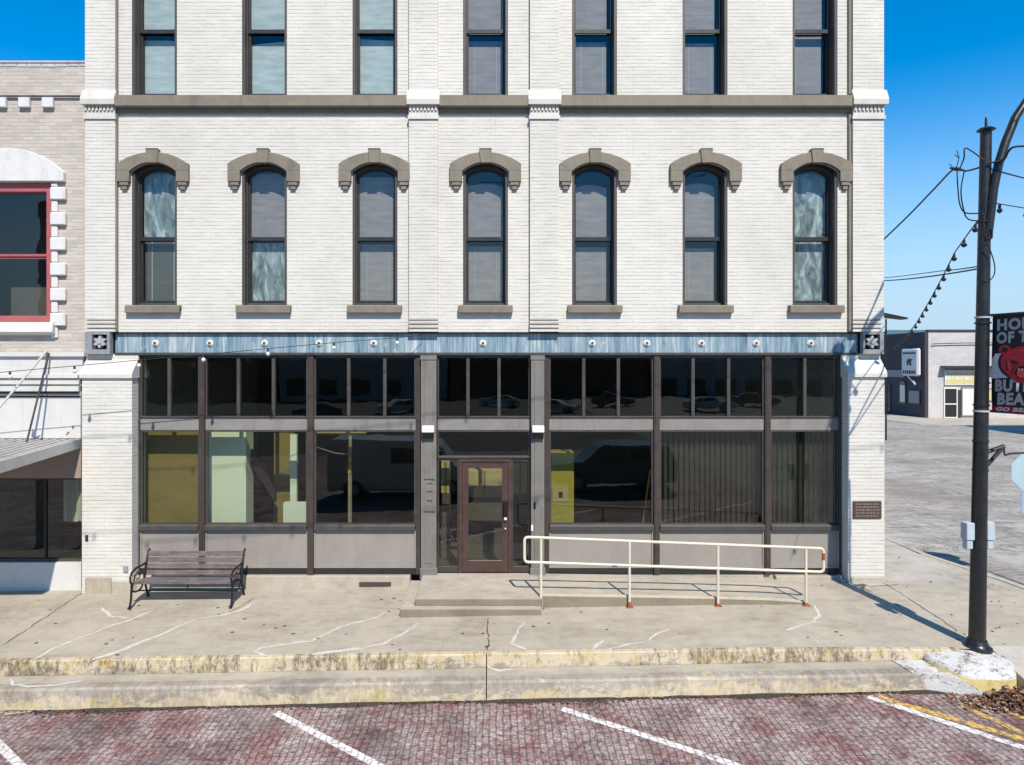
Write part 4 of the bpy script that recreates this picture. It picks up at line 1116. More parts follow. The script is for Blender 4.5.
mb.prism([(nx(67),nz(435)),(nx(69),nz(434)),(nx(70.5),nz(431.5)),(nx(68.5),nz(432))],YN-.04,YN-.0305); mb.prism([(nx(73.5),nz(429)),(nx(75),nz(427)),(nx(74.5),nz(425)),(nx(73),nz(426.5))],YN-.04,YN-.0305); mb.prism([(nx(36),nz(437)),(nx(39),nz(438)),(nx(41.5),nz(435)),(nx(38),nz(436))],YN-.04,YN-.0305)
mb.build('rust_scar', M['rust'], nb, origin=NO)
# black bent-tube stand behind the neighbour's glass
t = thing('metal_stand', 'black bent tube stand behind the neighbour shop window', 'stand', (nx(68),.75,.1)); lo = tuple(t.location)
mb = MB(); a, b_ = PX(62,.75), PX(79,.75); z0, z1 = .05, PZ(526,.75)
mb.tube([(a,.75,z0),(a,.75,z1-.05),(a+.03,.75,z1),(b_-.12,.75,z1),(b_-.03,.75,z1-.06),(b_,.75,z1-.18),(b_-.02,.75,.5),(b_-.05,.75,z0)], .03, 8); mb.build('tube_frame', M['black'], t, origin=lo, smooth=True)
mb = MB(); mb.tube([(a,.75,z1-.15),(b_-.06,.75,.75)], .026, 8); mb.build('brace', M['black'], t, origin=lo, smooth=True)

# ------------------------------------------------------------------ BENCH
BX0, BX1, BY = PX(132,-.95), PX(232.5,-.95), -.95
bz = walk_z((BX0+BX1)/2, BY)+.004
bench = thing('park_bench', 'slatted grey wood bench with black cast iron ends against the shopfront', 'bench', ((BX0+BX1)/2, BY, bz))
BO = tuple(bench.location)
mb = MB()
for k in range(5):
    y = BY+.02+k*.092; z = bz+.415-.012*k+(.0 if k else -.012); mb.box(BX0+.01, BX1-.01, y, y+.078, z, z+.03)
mb.build('seat', M['benchwood'], bench, origin=BO, bevel=.006)
mb = MB()
for k in range(4):
    y = BY+.475+.028*k; z = bz+.435+.112*k
    mb.prism_x([(y,z),(y+.03,z-.007),(y+.052,z+.08),(y+.022,z+.088)], BX0+.01, BX1-.01)
mb.build('backrest', M['benchwood'], bench, origin=BO, bevel=.005)
for x in (BX0-.02, BX1-.02):
    mb = MB()
    def tb(pts, r): mb.tube([(x+.02,BY+p[0],bz+p[1]) for p in pts], r, 8)
    tb([(-.11,.0),(-.07,.03),(-.03,.16),(-.02,.30),(.0,.41)], [.03,.024,.02,.022,.026])
    tb([(-.02,.30),(.10,.24),(.22,.22),(.34,.24),(.44,.36)], .017)
    tb([(.60,.0),(.575,.03),(.52,.16),(.47,.30),(.45,.42),(.50,.60),(.60,.86)], [.03,.024,.02,.022,.026,.022,.02])
    tb([(.60,.86),(.625,.89),(.65,.875),(.64,.85)], .018)
    tb([(.0,.41),(.15,.40),(.45,.375)], .02)
    tb([(-.0,.41),(-.055,.47),(-.06,.56),(.0,.63),(.15,.66),(.32,.655),(.5,.66)], .02)
    tb([(.06,.43),(.10,.53),(.2,.57),(.28,.50),(.25,.44),(.17,.45)], .013)
    mb.build('end_frame', M['black'], bench, origin=BO, smooth=True)
mb = MB(); mb.tube([(BX0,BY+.24,bz+.22),(BX1,BY+.24,bz+.22)], .014, 8); mb.tube([((BX0+BX1)/2,BY+.24,bz+.22),((BX0+BX1)/2,BY+.2,bz+.41)], .012, 8)
mb.build('stretcher', M['black'], bench, origin=BO, smooth=True)

# ------------------------------------------------------------------ HANDRAIL
YR = -1.29
rail = thing('handrail', 'cream painted pipe handrail along the entrance ramp with rusty feet', 'handrail', (3.2, YR, -.1)); RO = tuple(rail.location)
def rp(px,py): return (PX(px,YR), YR, PZ(py,YR))
def rounded(pts, r=.07, n=4):
    out = []; k = len(pts); P = [Vector(p) for p in pts]
    for i in range(k):
        a, b_, c = P[i-1], P[i], P[(i+1)%k]
        u, v = (a-b_).normalized(), (c-b_).normalized()
        for j in range(n+1):
            t_ = j/n; out.append((b_+u*r*(1-t_)**2+v*r*t_**2))
    return out
mb = MB(); mb.tube(rounded([rp(524.5,537),rp(823.5,548.5),rp(823.5,572),rp(524.5,562)]), .026, 10, closed=True)
mb.build('rail', M['railwhite'], rail, origin=RO, smooth=True)
for px in (541,629.5,718,806):
    x = PX(px,YR); g = walk_z(x,YR)
    k = (px-524.5)/299; zt = PZ(537+k*11.5,YR)-.02
    mb = MB(); mb.tube([(x,YR,g-.02),(x,YR,zt)], .024, 10); p = mb.build('post', M['railwhite'], rail, origin=RO, smooth=True)
    mb = MB(); hh = .17 if px < 560 else (.10 if px < 700 else .05); mb.tube([(x,YR,g-.01),(x,YR,g+hh*.5),(x,YR,g+hh)], [.045,.034,.0285], 10); 
    mb.box(x-.06,x+.06,YR-.05,YR+.04,g-.02,g+.012)
    f = mb.build('rusty_foot', M['rust'], p, origin=RO, smooth=True); f.location = (0,0,0)

mb = MB(); mb.tube([rp(823.5,553),rp(823.5,560)], .0275, 10); mb.build('rust_patch', M['rust'], rail, origin=RO, smooth=True)
mb = MB(); mb.tube([rp(612,565.3),rp(617,565.5)], .0272, 10); mb.build('rust_patch', M['rust'], rail, origin=RO, smooth=True)
# ------------------------------------------------------------------ LAMP POLE
PXX, PYY = PX(977,-2.9), -2.9
LEAN = PX(986,-2.9)-PXX
pz = PZ(648,-2.9)
mb = MB(); cxp, cyp, rp_ = PX(966,-3.08), -3.08, .57
rgb_top = pz-.01
prof = [(rp_+.05,-.75),(rp_+.04,-.30),(rp_+.03,-.07),(rp_-.02,-.01),(rp_-.10,.0),(.02,.012)]
mb.lathe(prof, cxp, cyp, 32, 0, rgb_top)
for i, f in enumerate(mb.f):
    zs_ = [mb.v[j][2] for j in f]
    if max(zs_) < rgb_top-.05: mb.m[i] = 1
o = mb.build('lamp_plinth', [M['whitecrete'], M['rim_yellow']], smooth=True)
for v in o.data.vertices:
    if v.co.z > rgb_top-.5:
        an = math.atan2(v.co.y-cyp, v.co.x-cxp); v.co.z += .02*math.sin(v.co.x*9)+.015*math.cos(v.co.y*11)-.12*clamp(-(v.co.y-cyp+.1),0,.6)
        v.co.x += .02*math.sin(an*5+1)+.012*math.sin(an*11); v.co.y += .02*math.cos(an*4)+.01*math.sin(an*9)
tag(o, 'round worn concrete plinth with yellow rim under the lamp pole', 'plinth')
lamp = thing('street_lamp', 'tall black steel lamp pole with curved arm at the kerb corner', 'street lamp', (PXX,PYY,pz)); LO = tuple(lamp.location)
ztp = PZ(131,PYY)
mb = MB(); mb.tube([(PXX,PYY,pz),(PXX+LEAN*2/(ztp-pz),PYY,pz+2),(PXX+LEAN,PYY,ztp)], [.115,.106,.076], 20)
mb.build('pole', M['poleblack'], lamp, origin=LO, smooth=True)
mb = MB(); mb.lathe([(.2,-.03),(.2,.03),(.17,.05),(.15,.08),(.13,.14)], PXX, PYY, 20, 0, pz); mb.build('base_flange', M['poleblack'], lamp, origin=LO, smooth=True)
mb = MB(); mb.lathe([(.10,.0),(.13,.02),(.09,.05),(.02,.06),(.016,.2),(.01,.22)], PXX+LEAN, PYY, 16, 0, ztp-.005); mb.build('pole_cap', M['poleblack'], lamp, origin=LO, smooth=True)
def ap_(px,py,dy=0): return (PX(px,PYY),PYY+dy,PZ(py,PYY))
mb = MB(); mb.tube([ap_(984.5,240,-.08),ap_(986.5,215,-.09),ap_(989,190,-.10),ap_(993,167,-.11),ap_(1000,145,-.11),ap_(1010,120,-.11),ap_(1026,96,-.11),ap_(1050,72,-.11),ap_(1090,50,-.11),ap_(1140,42,-.11)], [.05,.058,.06,.062,.062,.06,.055,.05,.045,.04], 12)
arm = mb.build('curved_arm', M['poleblack'], lamp, origin=LO, smooth=True)
mb = MB(); hx = PX(1150,PYY); hz = PZ(41,PYY); mb.lathe([(.05,.12),(.2,.05),(.28,-.03),(.24,-.09),(.05,-.1)], hx+.15, PYY-.11, 18, 0, hz); mb.build('lamp_head', M['poleblack'], lamp, origin=LO, smooth=True)
for py in (317.5, 323, 405, 411, 222, 441, 470):
    z = PZ(py,PYY); mb = MB(); mb.lathe([(.095,-.015),(.112,-.012),(.112,.012),(.095,.015)], PXX+LEAN*(z-pz)/(ztp-pz), PYY, 18, 0, z); mb.build('clamp_band', M['galv'] if py in (317.5,411) else M['poleblack'], lamp, origin=LO, smooth=True)
mb = MB(); b0 = ap_(979,455); b1 = ap_(1004,446); b2 = ap_(980,473)
mb.tube([b0,b1],.032,8); mb.tube([b2,b1],.03,8); mb.build('bracket', M['poleblack'], lamp, origin=LO, smooth=True)
for a, b_, z0, z1 in ((963,971,545,522),(983.5,991,545,521)):
    mb = MB(); mb.box(PX(a,PYY),PX(b_,PYY),PYY-.09,PYY+.06,PZ(539,PYY),PZ(z1,PYY)); mb.box(PX(a,PYY)+.015,PX(b_,PYY)-.015,PYY-.07,PYY+.04,PZ(548,PYY),PZ(539.3,PYY))
    mb.build('outlet_box', M['lightmetal'], lamp, origin=LO, bevel=.008)
mb = MB()
for (a,b_,d,e_) in ((981,383,990,383),): mb.tube([ap_(a,b_),ap_(d,e_)], .016, 6)
mb.build('peg', M['poleblack'], lamp, origin=LO)

# ---- banner on the pole
bo = Vector((PX(991.5,PYY-.02), PYY-.04, PZ(411,PYY))); bdir = Vector((.27,-.963,0)); BW, BH = .84, 1.47
ban = thing('banner', 'black and red street banner hanging from the lamp pole at the right edge', 'banner', tuple(bo))
nrm = Vector((-.963,-.27,0))
def bpnt(u, v, d=0):
    return tuple(bdir*u+Vector((0,0,1))*v+nrm*(d+.012*math.sin(v*3+u*2)))
def bpoly(mb, pts, d, mi=0): mb.poly([bpnt(u,v,d) for u,v in pts], mi)
mb = MB(); n = 12
for s_ in (0,.008):
    for i in range(8):
        for j in range(n):
            us = (BW*i/8, BW*(i+1)/8); vs = (BH*j/n, BH*(j+1)/n)
            bpoly(mb, [(us[0],vs[0]),(us[1],vs[0]),(us[1],vs[1]),(us[0],vs[1])], s_)
cl = mb.build('cloth', M['ban_black'], ban, loc=(0,0,0), fix=False)
def text_part(txt, u, v, h, wfac, d, mat_, slant=0, name='lettering'):
    cu = bpy.data.curves.new('lettering', 'FONT'); cu.body = txt; cu.size = h/.72; cu.offset = .011*h/.16; cu.space_character = 1.12; cu.resolution_u = 3
    to = bpy.data.objects.new('lettering_tmp', cu); C.objects.link(to)
    bpy.context.view_layer.update()
    me = bpy.data.meshes.new_from_object(to.evaluated_get(bpy.context.evaluated_depsgraph_get()))
    bpy.data.objects.remove(to); bpy.data.curves.remove(cu)
    for vt in me.vertices: vt.co = bpnt(u+(vt.co.x+slant*vt.co.y)*wfac, v+vt.co.y+.03*vt.co.x, d)
    me.materials.clear(); me.materials.append(M[mat_])
    o = bpy.data.objects.new(name, me); C.objects.link(o); o.parent = ban
    return o
text_part('HOME', .07, 1.235, .16, 1.0, .013, 'ban_grey'); text_part('OF THE', .07, 1.04, .16, .86, .013, 'ban_grey')
text_part('BUTLER', .05, .315, .17, .86, .013, 'ban_grey', .05); text_part('BEARS', .08, .115, .17, .92, .013, 'ban_grey', .08)
mb = MB(); bpoly(mb, [(.0,.0),(BW,.0),(BW,.085),(.0,.085)], .012); mb.build('red_strip', M['ban_red'], ban, loc=(0,0,0), fix=False)
text_part('GO BEARS', .06, .016, .055, 1.7, .016, 'ban_white', .2)
mb = MB()
bpoly(mb, [(.0,.50),(BW,.56),(BW,.95),(.06,.88),(.01,.80)], .0125, 0)     # pale field behind the emblem
disc_ = [(.46+.36*math.cos(R(18*k)), .745+.275*math.sin(R(18*k))) for k in range(20)]; bpoly(mb, disc_, .0135, 3)
def disc(u,v,ru,rv,d,mi,n=16,a0=0,a1=360): bpoly(mb, [(u+ru*math.cos(R(a0+(a1-a0)*k/n)), v+rv*math.sin(R(a0+(a1-a0)*k/n))) for k in range(n)], d, mi)
disc(.46,.745,.315,.235,.015,1,24); disc(.20,.935,.09,.075,.0147,1); disc(.72,.935,.09,.075,.0147,1); disc(.20,.935,.05,.04,.0165,3); disc(.48,.60,.22,.16,.0152,1)
disc(.47,.60,.12,.10,.0168,3); disc(.47,.585,.085,.07,.0175,2)
bpoly(mb, [(.28,.80),(.40,.75),(.40,.71),(.31,.73)], .017, 3); bpoly(mb, [(.60,.80),(.52,.75),(.52,.71),(.58,.73)], .017, 3)
for k in range(4): bpoly(mb, [(.40+.045*k,.655),(.43+.045*k,.655),(.415+.045*k,.625)], .0182, 0)
for (u0,v0,u1,v1) in ((.20,.80,.24,.62),(.72,.80,.68,.62),(.30,.88,.40,.84),(.62,.88,.54,.84),(.34,.70,.30,.58),(.60,.70,.64,.58)):
    bpoly(mb, [(u0,v0),(u0+.018,v0),(u1+.022,v1),(u1,v1)], .0172, 3)
for (u0,v0,u1,v1) in ((.25,.74,.27,.66),(.66,.74,.645,.66),(.42,.92,.50,.92)): bpoly(mb, [(u0,v0),(u0+.03,v0+.01),(u1+.02,v1),(u1,v1-.012)], .0172, 2)
mb.build('emblem', [M['ban_white'],M['ban_red'],M['ban_red2'],M['ban_black']], ban, loc=(0,0,0), fix=False)
for v in (0,BH):
    mb = MB(); mb.tube([tuple(bdir*-.12+Vector((0,0,v))), tuple(bdir*(BW+.03)+Vector((0,0,v)))], .02, 8); mb.build('banner_rod', M['poleblack'], ban, loc=(0,0,0), smooth=True)

# ---- back of an octagonal sign on a post at the corner
YS_ = .22; xs_g = PX(1029.5,YS_); zs_g = PZ(472,YS_)
sg = thing('street_sign', 'pale back of an octagonal road sign on a thin post, cut by the right edge', 'sign', (xs_g,YS_,walk_z(9.6,YS_)-.04)); SO = tuple(sg.location)
mb = MB(); mb.tube([(xs_g,YS_+.03,SO[2]-.05),(xs_g,YS_+.03,zs_g+.42)], .028, 8); mb.build('sign_post', M['galv'], sg, origin=SO, smooth=True)
mb = MB(); mb.prism([(xs_g+.40*math.cos(R(22.5+45*k)), zs_g+.40*math.sin(R(22.5+45*k))) for k in range(8)], YS_-.012, YS_); mb.build('sign_board', M['signblue'], sg, origin=SO, bevel=.004)
mb = MB(); mb.box(xs_g-.17,xs_g+.17,YS_-.011,YS_-.001,PZ(513,YS_),zs_g-.375); mb.build('sign_plate', M['signblue2'], sg, origin=SO)

# ------------------------------------------------------------------ cables and string lights
def sagged(a, b_, sag, n=16):
    a, b_ = Vector(a), Vector(b_); return [a.lerp(b_,i/n)-Vector((0,0,sag*4*(i/n)*(1-i/n))) for i in range(n+1)]
def smooth_pts(pts, k=5):
    P = [Vector(p) for p in pts]; out = []
    for i in range(len(P)-1):
        a, b_, c, d = P[max(i-1,0)], P[i], P[i+1], P[min(i+2,len(P)-1)]
        for j in range(k):
            t = j/k; out.append(.5*((2*b_)+(c-a)*t+(2*a-5*b_+4*c-d)*t*t+(3*b_-a-3*c+d)*t**3))
    return out+[P[-1]]
def cable(name, pts, r, label, cat='cable', group=None):
    mb = MB(); mb.tube(smooth_pts(pts) if len(pts) < 12 else pts, r, 6); return tag(mb.build(name, M['cable'], smooth=True), label, cat, group)
def w_at(px,py,Y): return (PX(px,Y),Y,PZ(py,Y))
cable('power_cable', [w_at(880,243,2.0), w_at(910,214,1.0), w_at(935,188,0), w_at(954,169,-1.2), w_at(966,171,-2), w_at(984,166,-2.85)], .016, 'thick cable rising from the building corner to the lamp pole')
cable('power_cable', sagged(w_at(870,281,6.0), w_at(980,268.5,-2.85), .05), .014, 'nearly level cable running behind the corner to the middle of the lamp pole')
cable('power_cable', sagged(w_at(870,279,12.0), w_at(940,271,4), .02)+sagged(w_at(940,271,4), w_at(981,266,-2.85), .01)[1:], .012, 'thin cable running just above the nearly level one')
cable('power_cable', sagged(w_at(987,168,-2.85), w_at(1070,186,9), .05), .014, 'cable leaving the lamp pole to the right at the height of the arm')
cable('service_loop', [w_at(957,171,-1.6),w_at(958,190,-2),w_at(960,205,-2.3),w_at(966,213,-2.6),w_at(983,213,-2.85)], .010, 'outer looped wire hanging left of the lamp pole top')
cable('service_loop', [w_at(964,172,-1.9),w_at(961,190,-2.1),w_at(963,207,-2.4),w_at(968,219,-2.7),w_at(983,221,-2.85)], .010, 'inner looped wire hanging left of the lamp pole top')
cable('service_loop', [w_at(986,199,-3.0),w_at(984,215,-3.05),w_at(985,235,-3.05),w_at(992,238,-3.05),w_at(991,228,-3.05),w_at(986,236,-3.05),w_at(994,262,-3.05),w_at(994,275,-3.05),w_at(988,281,-3.0),w_at(982,280,-3.0)], .009, 'loose wire looping down the right side of the lamp pole')
cable('service_loop', [w_at(984,160,-3.0),w_at(966,148,-2.9),w_at(964,158,-2.9),w_at(960,168,-2.3)], .011, 'short curled wire at the top left of the lamp pole')
cable('service_loop', [w_at(988,163,-3.0),w_at(1003,160,-3.1),w_at(1008,152,-3.2),w_at(1014,147,-3.3),w_at(1030,146,-3.4)], .016, 'thick wire curving out from the arm to the right')
def insul():
    t = thing('insulator', 'small tangled clamp fitting on the cable left of the pole top', 'cable fitting', w_at(956,169,-1.3)); 
    mb = MB(); mb.tube([(-.1,0,.02),(.0,0,0),(.12,0,-.02)], [.02,.035,.02], 8); mb.build('clamp', M['black'], t, loc=(0,0,0), smooth=True)
    mb = MB(); mb.tube([(0,0,0),(.02,-.05,.18),(-.02,-.05,.32)], .008, 6); mb.tube([(.02,-.05,.18),(-.06,-.05,.24)], .007, 6); mb.tube([(-.02,0,0),(-.12,0,.09)],.007,6); mb.build('wire_tail', M['cable'], t, loc=(0,0,0), smooth=True)
insul()
def string_lights(pts, spacing, label, lit='bulb', first=0.0, br=.026, sock=True, rw=.007):
    P = [Vector(p) for p in pts]
    t = thing('string_lights', label, 'string lights', tuple(P[0]))
    mb = MB(); mb.tube(P, rw, 6); mb.build('wire', M['cable'], t, origin=tuple(P[0]), smooth=True)
    d = first; acc = 0; proto = None; cnt = 0
    for a, b_ in zip(P, P[1:]):
        seg = (b_-a).length
        while acc+seg >= d and cnt < 60:
            p = a.lerp(b_, (d-acc)/seg)-P[0]
            if proto is None:
                mb = MB(); mb.lathe([(.016,.0),(.02,-.02),(.02,-.055),(.014,-.06)], 0,0,8); proto = mb.build('socket', M['cable'], t, loc=tuple(p), smooth=True)
                mb = MB(); mb.lathe([(.012,-.055),(br,-.085),(br,-.105),(br*.6,-.13),(.004,-.137)], 0,0,10); pb = mb.build('bulb', M[lit], proto, loc=(0,0,0), smooth=True)
            else:
                c = proto.copy(); C.objects.link(c); c.parent = t; c.location = p
                c2 = pb.copy(); C.objects.link(c2); c2.parent = c
            d += spacing; cnt += 1
        acc += seg
    return t
yS = -1.0
string_lights([w_at(-60,378.5,yS),w_at(10,371.5,yS),w_at(74,366,yS),w_at(145,359.5,yS),w_at(209,354,yS),w_at(274,348,yS),w_at(341,342,-.7),w_at(406,337,-.4),w_at(423,334.5,-.09)], 1.175, 'thin string of white bulbs crossing in front of the left shopfront', first=.1, br=.036)
string_lights([w_at(983,214,-3.0)]+[w_at(x,y,Y) for x,y,Y in ((970,231,-2.2),(955,252,-1.2),(943,276,.4),(930,300,2.5),(917,322,5),(905,338,7.5),(893,348,10))], .8, 'string of bulbs sloping down from the lamp pole behind the corner', lit='cable', first=.5, br=.045, rw=.011)
string_lights([w_at(986,201,-3.0),w_at(1000,204,-3.4),w_at(1024,208,-3.8),w_at(1080,214,-5)], .5, 'string of bulbs leaving the lamp pole towards the right edge', lit='cable', first=.42, br=.035)
# two strings over the road, above the picture: their shadows cross the shopfront and their mirror images the upper windows
SV = TOSUN/TOSUN.z
def over(pts, t, label, sp):
    P = []
    for px,py in pts: P.append(Vector((PX(px,.08),.08,PZ(py,.08)))+SV*t)
    d0 = (P[0]-P[1]).normalized(); d1 = (P[-1]-P[-2]).normalized()
    P = [P[0]+d0*6]+P+[P[-1]+d1*13]
    string_lights(P, sp, label, first=.35, rw=.009)
    return P[0], P[-1]
ends = []
ends += over([(141,541),(240,534),(340,525),(425,515),(533,503),(655,487),(838,462)], 8.0, 'string of bulbs high over the brick road, the one farther from the shops', .96)
ends += over([(85,450),(200,444),(310,432),(425,421),(535,405),(655,388),(765,371),(838,359)], 6.2, 'string of bulbs high over the brick road, the one nearer the shops', 1.1)
for k, (p, lab) in enumerate(zip(ends, ('wooden pole west of the road holding the farther string of bulbs','wooden pole east of the road holding the farther string of bulbs','wooden pole west of the road holding the nearer string of bulbs','wooden pole east of the road holding the nearer string of bulbs'))):
    mb = MB(); g = street_z(p.x,p.y); mb.tube([(p.x,p.y,g-.1),(p.x,p.y,p.z+.3)], [.14,.10], 12); tag(mb.build('wooden_pole', M['woodpole'], smooth=True), lab, 'pole')

# ------------------------------------------------------------------ background right
YB = 38.0; XB = PX(928,YB); zr = PZ(331.5,YB)
gb = thing('block_shop', 'pale grey block shop with dark doorway across the side street', 'building', (XB+10,YB,0)); GO = tuple(gb.location)
def bxp(px): return PX(px,YB)
def bzp(py): return PZ(py,YB)
mb = MB(); mb.box(XB+.02, XB+26, YB, YB+18, -.3, zr); mb.build('wall', M['greyblock'], gb, origin=GO)
mb = MB(); mb.box(XB-.02, XB+26.05, YB-.08, YB+.3, zr+.002, zr+.14); mb.build('parapet_cap', M['signdark'], gb, origin=GO)
mb = MB(); mb.box(bxp(940), bxp(1075), YB-.7, YB-.01, bzp(367), bzp(365.8)); mb.build('canopy_strip', M['signdark'], gb, origin=GO)
mb = MB(); mb.box(bxp(944), bxp(975), YB-.12, YB-.005, bzp(385), bzp(370)); s_ = mb.build('shop_sign', M['signwhite'], gb, origin=GO)
mb = MB(); mb.box(bxp(945),bxp(974),YB-.126,YB-.121,bzp(384.3),bzp(379)); 
for k in range(9): mb.box(bxp(946+k*3.1),bxp(948+k*3.1),YB-.13,YB-.1215,bzp(377+(k%3)),bzp(372.5+(k%2)))
o = mb.build('sign_letters', M['signyellow'], s_, origin=GO); o.location = (0,0,0)
mb = MB(); mb.ring([(bxp(943.3),.02),(bxp(957),.02),(bxp(957),bzp(387.5)),(bxp(943.3),bzp(387.5))],[(bxp(944.3),.1),(bxp(956),.1),(bxp(956),bzp(388.8)),(bxp(944.3),bzp(388.8))],YB-.08,YB-.003); mb.box(bxp(944.3),bxp(956),YB-.075,YB-.04,bzp(404.6),bzp(403.4))
d = mb.build('door', M['signwhite'], gb, origin=GO)
mb = MB(); mb.box(bxp(944.2),bxp(956.1),YB-.03,YB-.004,.09,bzp(388.7)); o = mb.build('pane', M['hole'], d, origin=GO); o.location = (0,0,0)
mb = MB(); mb.box(bxp(957.5),bxp(960.5),YB-.05,YB-.003,.02,bzp(390)); mb.build('shutter', M['signdark'], gb, origin=GO)
for a,b_,c,e_,m in ((962,980,415,388,'signwhite'),(984,991,400,389,'signyellow'),(1000,1016,410,388,'carglass')):
    mb = MB(); mb.box(bxp(a),bxp(b_),YB-.06,YB-.004,bzp(c),bzp(e_)); f = mb.build('window', M[m], gb, origin=GO)
    mb = MB(); mb.ring([(bxp(a)-.08,bzp(c)-.08),(bxp(b_)+.08,bzp(c)-.08),(bxp(b_)+.08,bzp(e_)+.08),(bxp(a)-.08,bzp(e_)+.08)],[(bxp(a)-.001,bzp(c)-.001),(bxp(b_)+.001,bzp(c)-.001),(bxp(b_)+.001,bzp(e_)+.001),(bxp(a)-.001,bzp(e_)+.001)],YB-.1,YB-.003); o = mb.build('frame', M['signgrey'], f, origin=GO); o.location = (0,0,0)
cable('service_wire', [w_at(1004,447,-2.9),w_at(1005,455,-2.9),w_at(1012,453.5,-2.9),w_at(1040,452.5,-2.8)], .014, 'thin dark rod hooked on the bracket of the lamp pole')
cable('service_wire', [(bxp(931),YB-.15,bzp(344)),(bxp(966),YB-.15,bzp(343)),(bxp(1080),YB-.15,bzp(342))], .035, 'thin level wire along the upper wall of the grey block shop')

db = thing('dark_shop', 'dark purple painted brick shop side with a white hanging sign, far right background', 'building', (XB,YB+10,0)); DO = tuple(db.location)
def side_y(px): return F*XB/(px-CX)+CAMY             # where a sight line meets the side wall
def side_zp(px,py): return PZ(py, side_y(px))
mb = MB(); mb.box(XB-.25, XB+.015, YB-.02, YB+34, -.3, zr-.05); mb.box(XB+.02,XB+15,YB+18.1,YB+34,-.3,zr-.06); mb.build('wall', M['purple'], db, origin=DO)
def sidebox(px0,px1,py0,py1,d,m,name,parent=None):
    ya, yb = side_y(px1), side_y(px0); pm_ = (px0+px1)/2; xw = XB-.25
    mb = MB(); mb.box(xw-d, xw-.004, ya, yb, side_zp(pm_,py1), side_zp(pm_,py0))
    o = mb.build(name, M[m], parent or db, origin=DO)
    if parent: o.location = (0,0,0)
    return o
sidebox(888,908,370,377,.12,'signgrey','fascia_sign'); 
w = sidebox(903,909.5,381,404,.06,'carglass','window'); sidebox(904,908.8,385,402,.08,'signwhite','poster',w); sidebox(904.4,908.4,381.5,384.5,.085,'redframe','poster',w)
w = sidebox(912,924,390,404,.06,'carglass','window'); sidebox(913,923,391,403,.075,'signgrey','blind',w)
w = sidebox(887,894,383,416,.06,'carglass','door'); sidebox(890,891,384,415,.1,'signgrey','stile',w)
ya, yb = side_y(925.5), side_y(908.5); xw = XB-.25
hs2 = thing('projecting_sign', 'white rounded square sign with a dark emblem on the purple wall', 'sign', (xw-.3,(ya+yb)/2,side_zp(917,376))); HO = tuple(hs2.location)
mb = MB(); mb.box(xw-.35, xw-.02, ya, yb, side_zp(917,376), side_zp(917,348.5)); mb.build('sign_box', M['signwhite'], hs2, origin=HO, bevel=.12)
mb = MB()
def sq(u0,u1,v0,v1): mb.box(xw-.365, xw-.351, yb+(ya-yb)*u1, yb+(ya-yb)*u0, side_zp(917,376)+(side_zp(917,348.5)-side_zp(917,376))*v0, side_zp(917,376)+(side_zp(917,348.5)-side_zp(917,376))*v1)
sq(.12,.88,.80,.86); sq(.36,.62,.45,.56); sq(.40,.68,.561,.62); sq(.52,.64,.38,.449); sq(.36,.44,.38,.449)
for k in range(6): sq(.12+k*.13,.12+k*.13+.09,.08,.2)
mb.build('sign_marks', M['signdark'], hs2, origin=HO)
mb = MB(); mb.tube([(xw-.1,side_y(912),side_zp(912,376)),(xw-.5,side_y(925),side_zp(925,384))], .07, 6); mb.build('awning_arm', M['signwhite'], db, origin=DO)
gr = thing('green_roof_building', 'building with a flat green metal roof edge behind the dark shop', 'building', (XB+8,YB+52,0)); RO2 = tuple(gr.location)
YGr = YB+40
mb = MB(); mb.box(XB-3.5,XB+30,YGr,YGr+14,-.3,PZ(336,YGr)); mb.build('wall', M['greyblock'], gr, origin=RO2)
mb = MB(); mb.prism_x([(YGr-.6,PZ(336,YGr)+.01),(YGr+14.5,PZ(336,YGr)+.01),(YGr+7,PZ(329,YGr)+.2),(YGr-.6,PZ(334,YGr))], XB-4, XB+30.5); mb.build('roof', M['greenroof'], gr, origin=RO2)
# far street lamp with flat head
YL_ = 24; xl = PX(886,YL_)
fl_ = thing('street_lamp', 'distant thin street lamp with a flat dark head beside the white corner', 'street lamp', (xl,YL_,0)); FO = tuple(fl_.location)
mb = MB(); mb.tube([(xl,YL_,-.1),(xl,YL_,PZ(319,YL_))], .045, 8); mb.build('pole', M['poleblack'], fl_, origin=FO, smooth=True)
mb = MB(); mb.prism([(PX(880,YL_),PZ(317,YL_)),(PX(881,YL_),PZ(313,YL_)),(PX(905,YL_),PZ(318,YL_)),(PX(904,YL_),PZ(319.6,YL_))], YL_-.3, YL_+.3); mb.build('lamp_head', M['poleblack'], fl_, origin=FO)
mb = MB(); mb.tube([(xl,YL_,PZ(334,YL_)),(PX(883,YL_),YL_,PZ(330,YL_)),(PX(880,YL_),YL_,PZ(333,YL_))], .05, 6); mb.build('scroll', M['poleblack'], fl_, origin=FO, smooth=True)
# brick building to the right, outside the picture, whose shadow reaches the far pavement
cb_ = thing('brick_shop', 'red brick shop across the side street beyond the right edge', 'building', (44,19,0)); CO = tuple(cb_.location)
mb = MB(); mb.box(33.5,55,11,24,-.4,8.6); mb.build('wall', M['redbrick'], cb_, origin=CO)
for k in range(5):
    for z in (1,5):
        mb = MB(); x = 35.5+k*4; mb.box(x,x+1.6,10.93,10.998,z,z+2); mb.build('window', M['carglass'], cb_, origin=CO)
mb = MB(); mb.box(33.3,55.2,10.8,24.2,8.602,8.9); mb.build('cornice', M['taupe'], cb_, origin=CO)
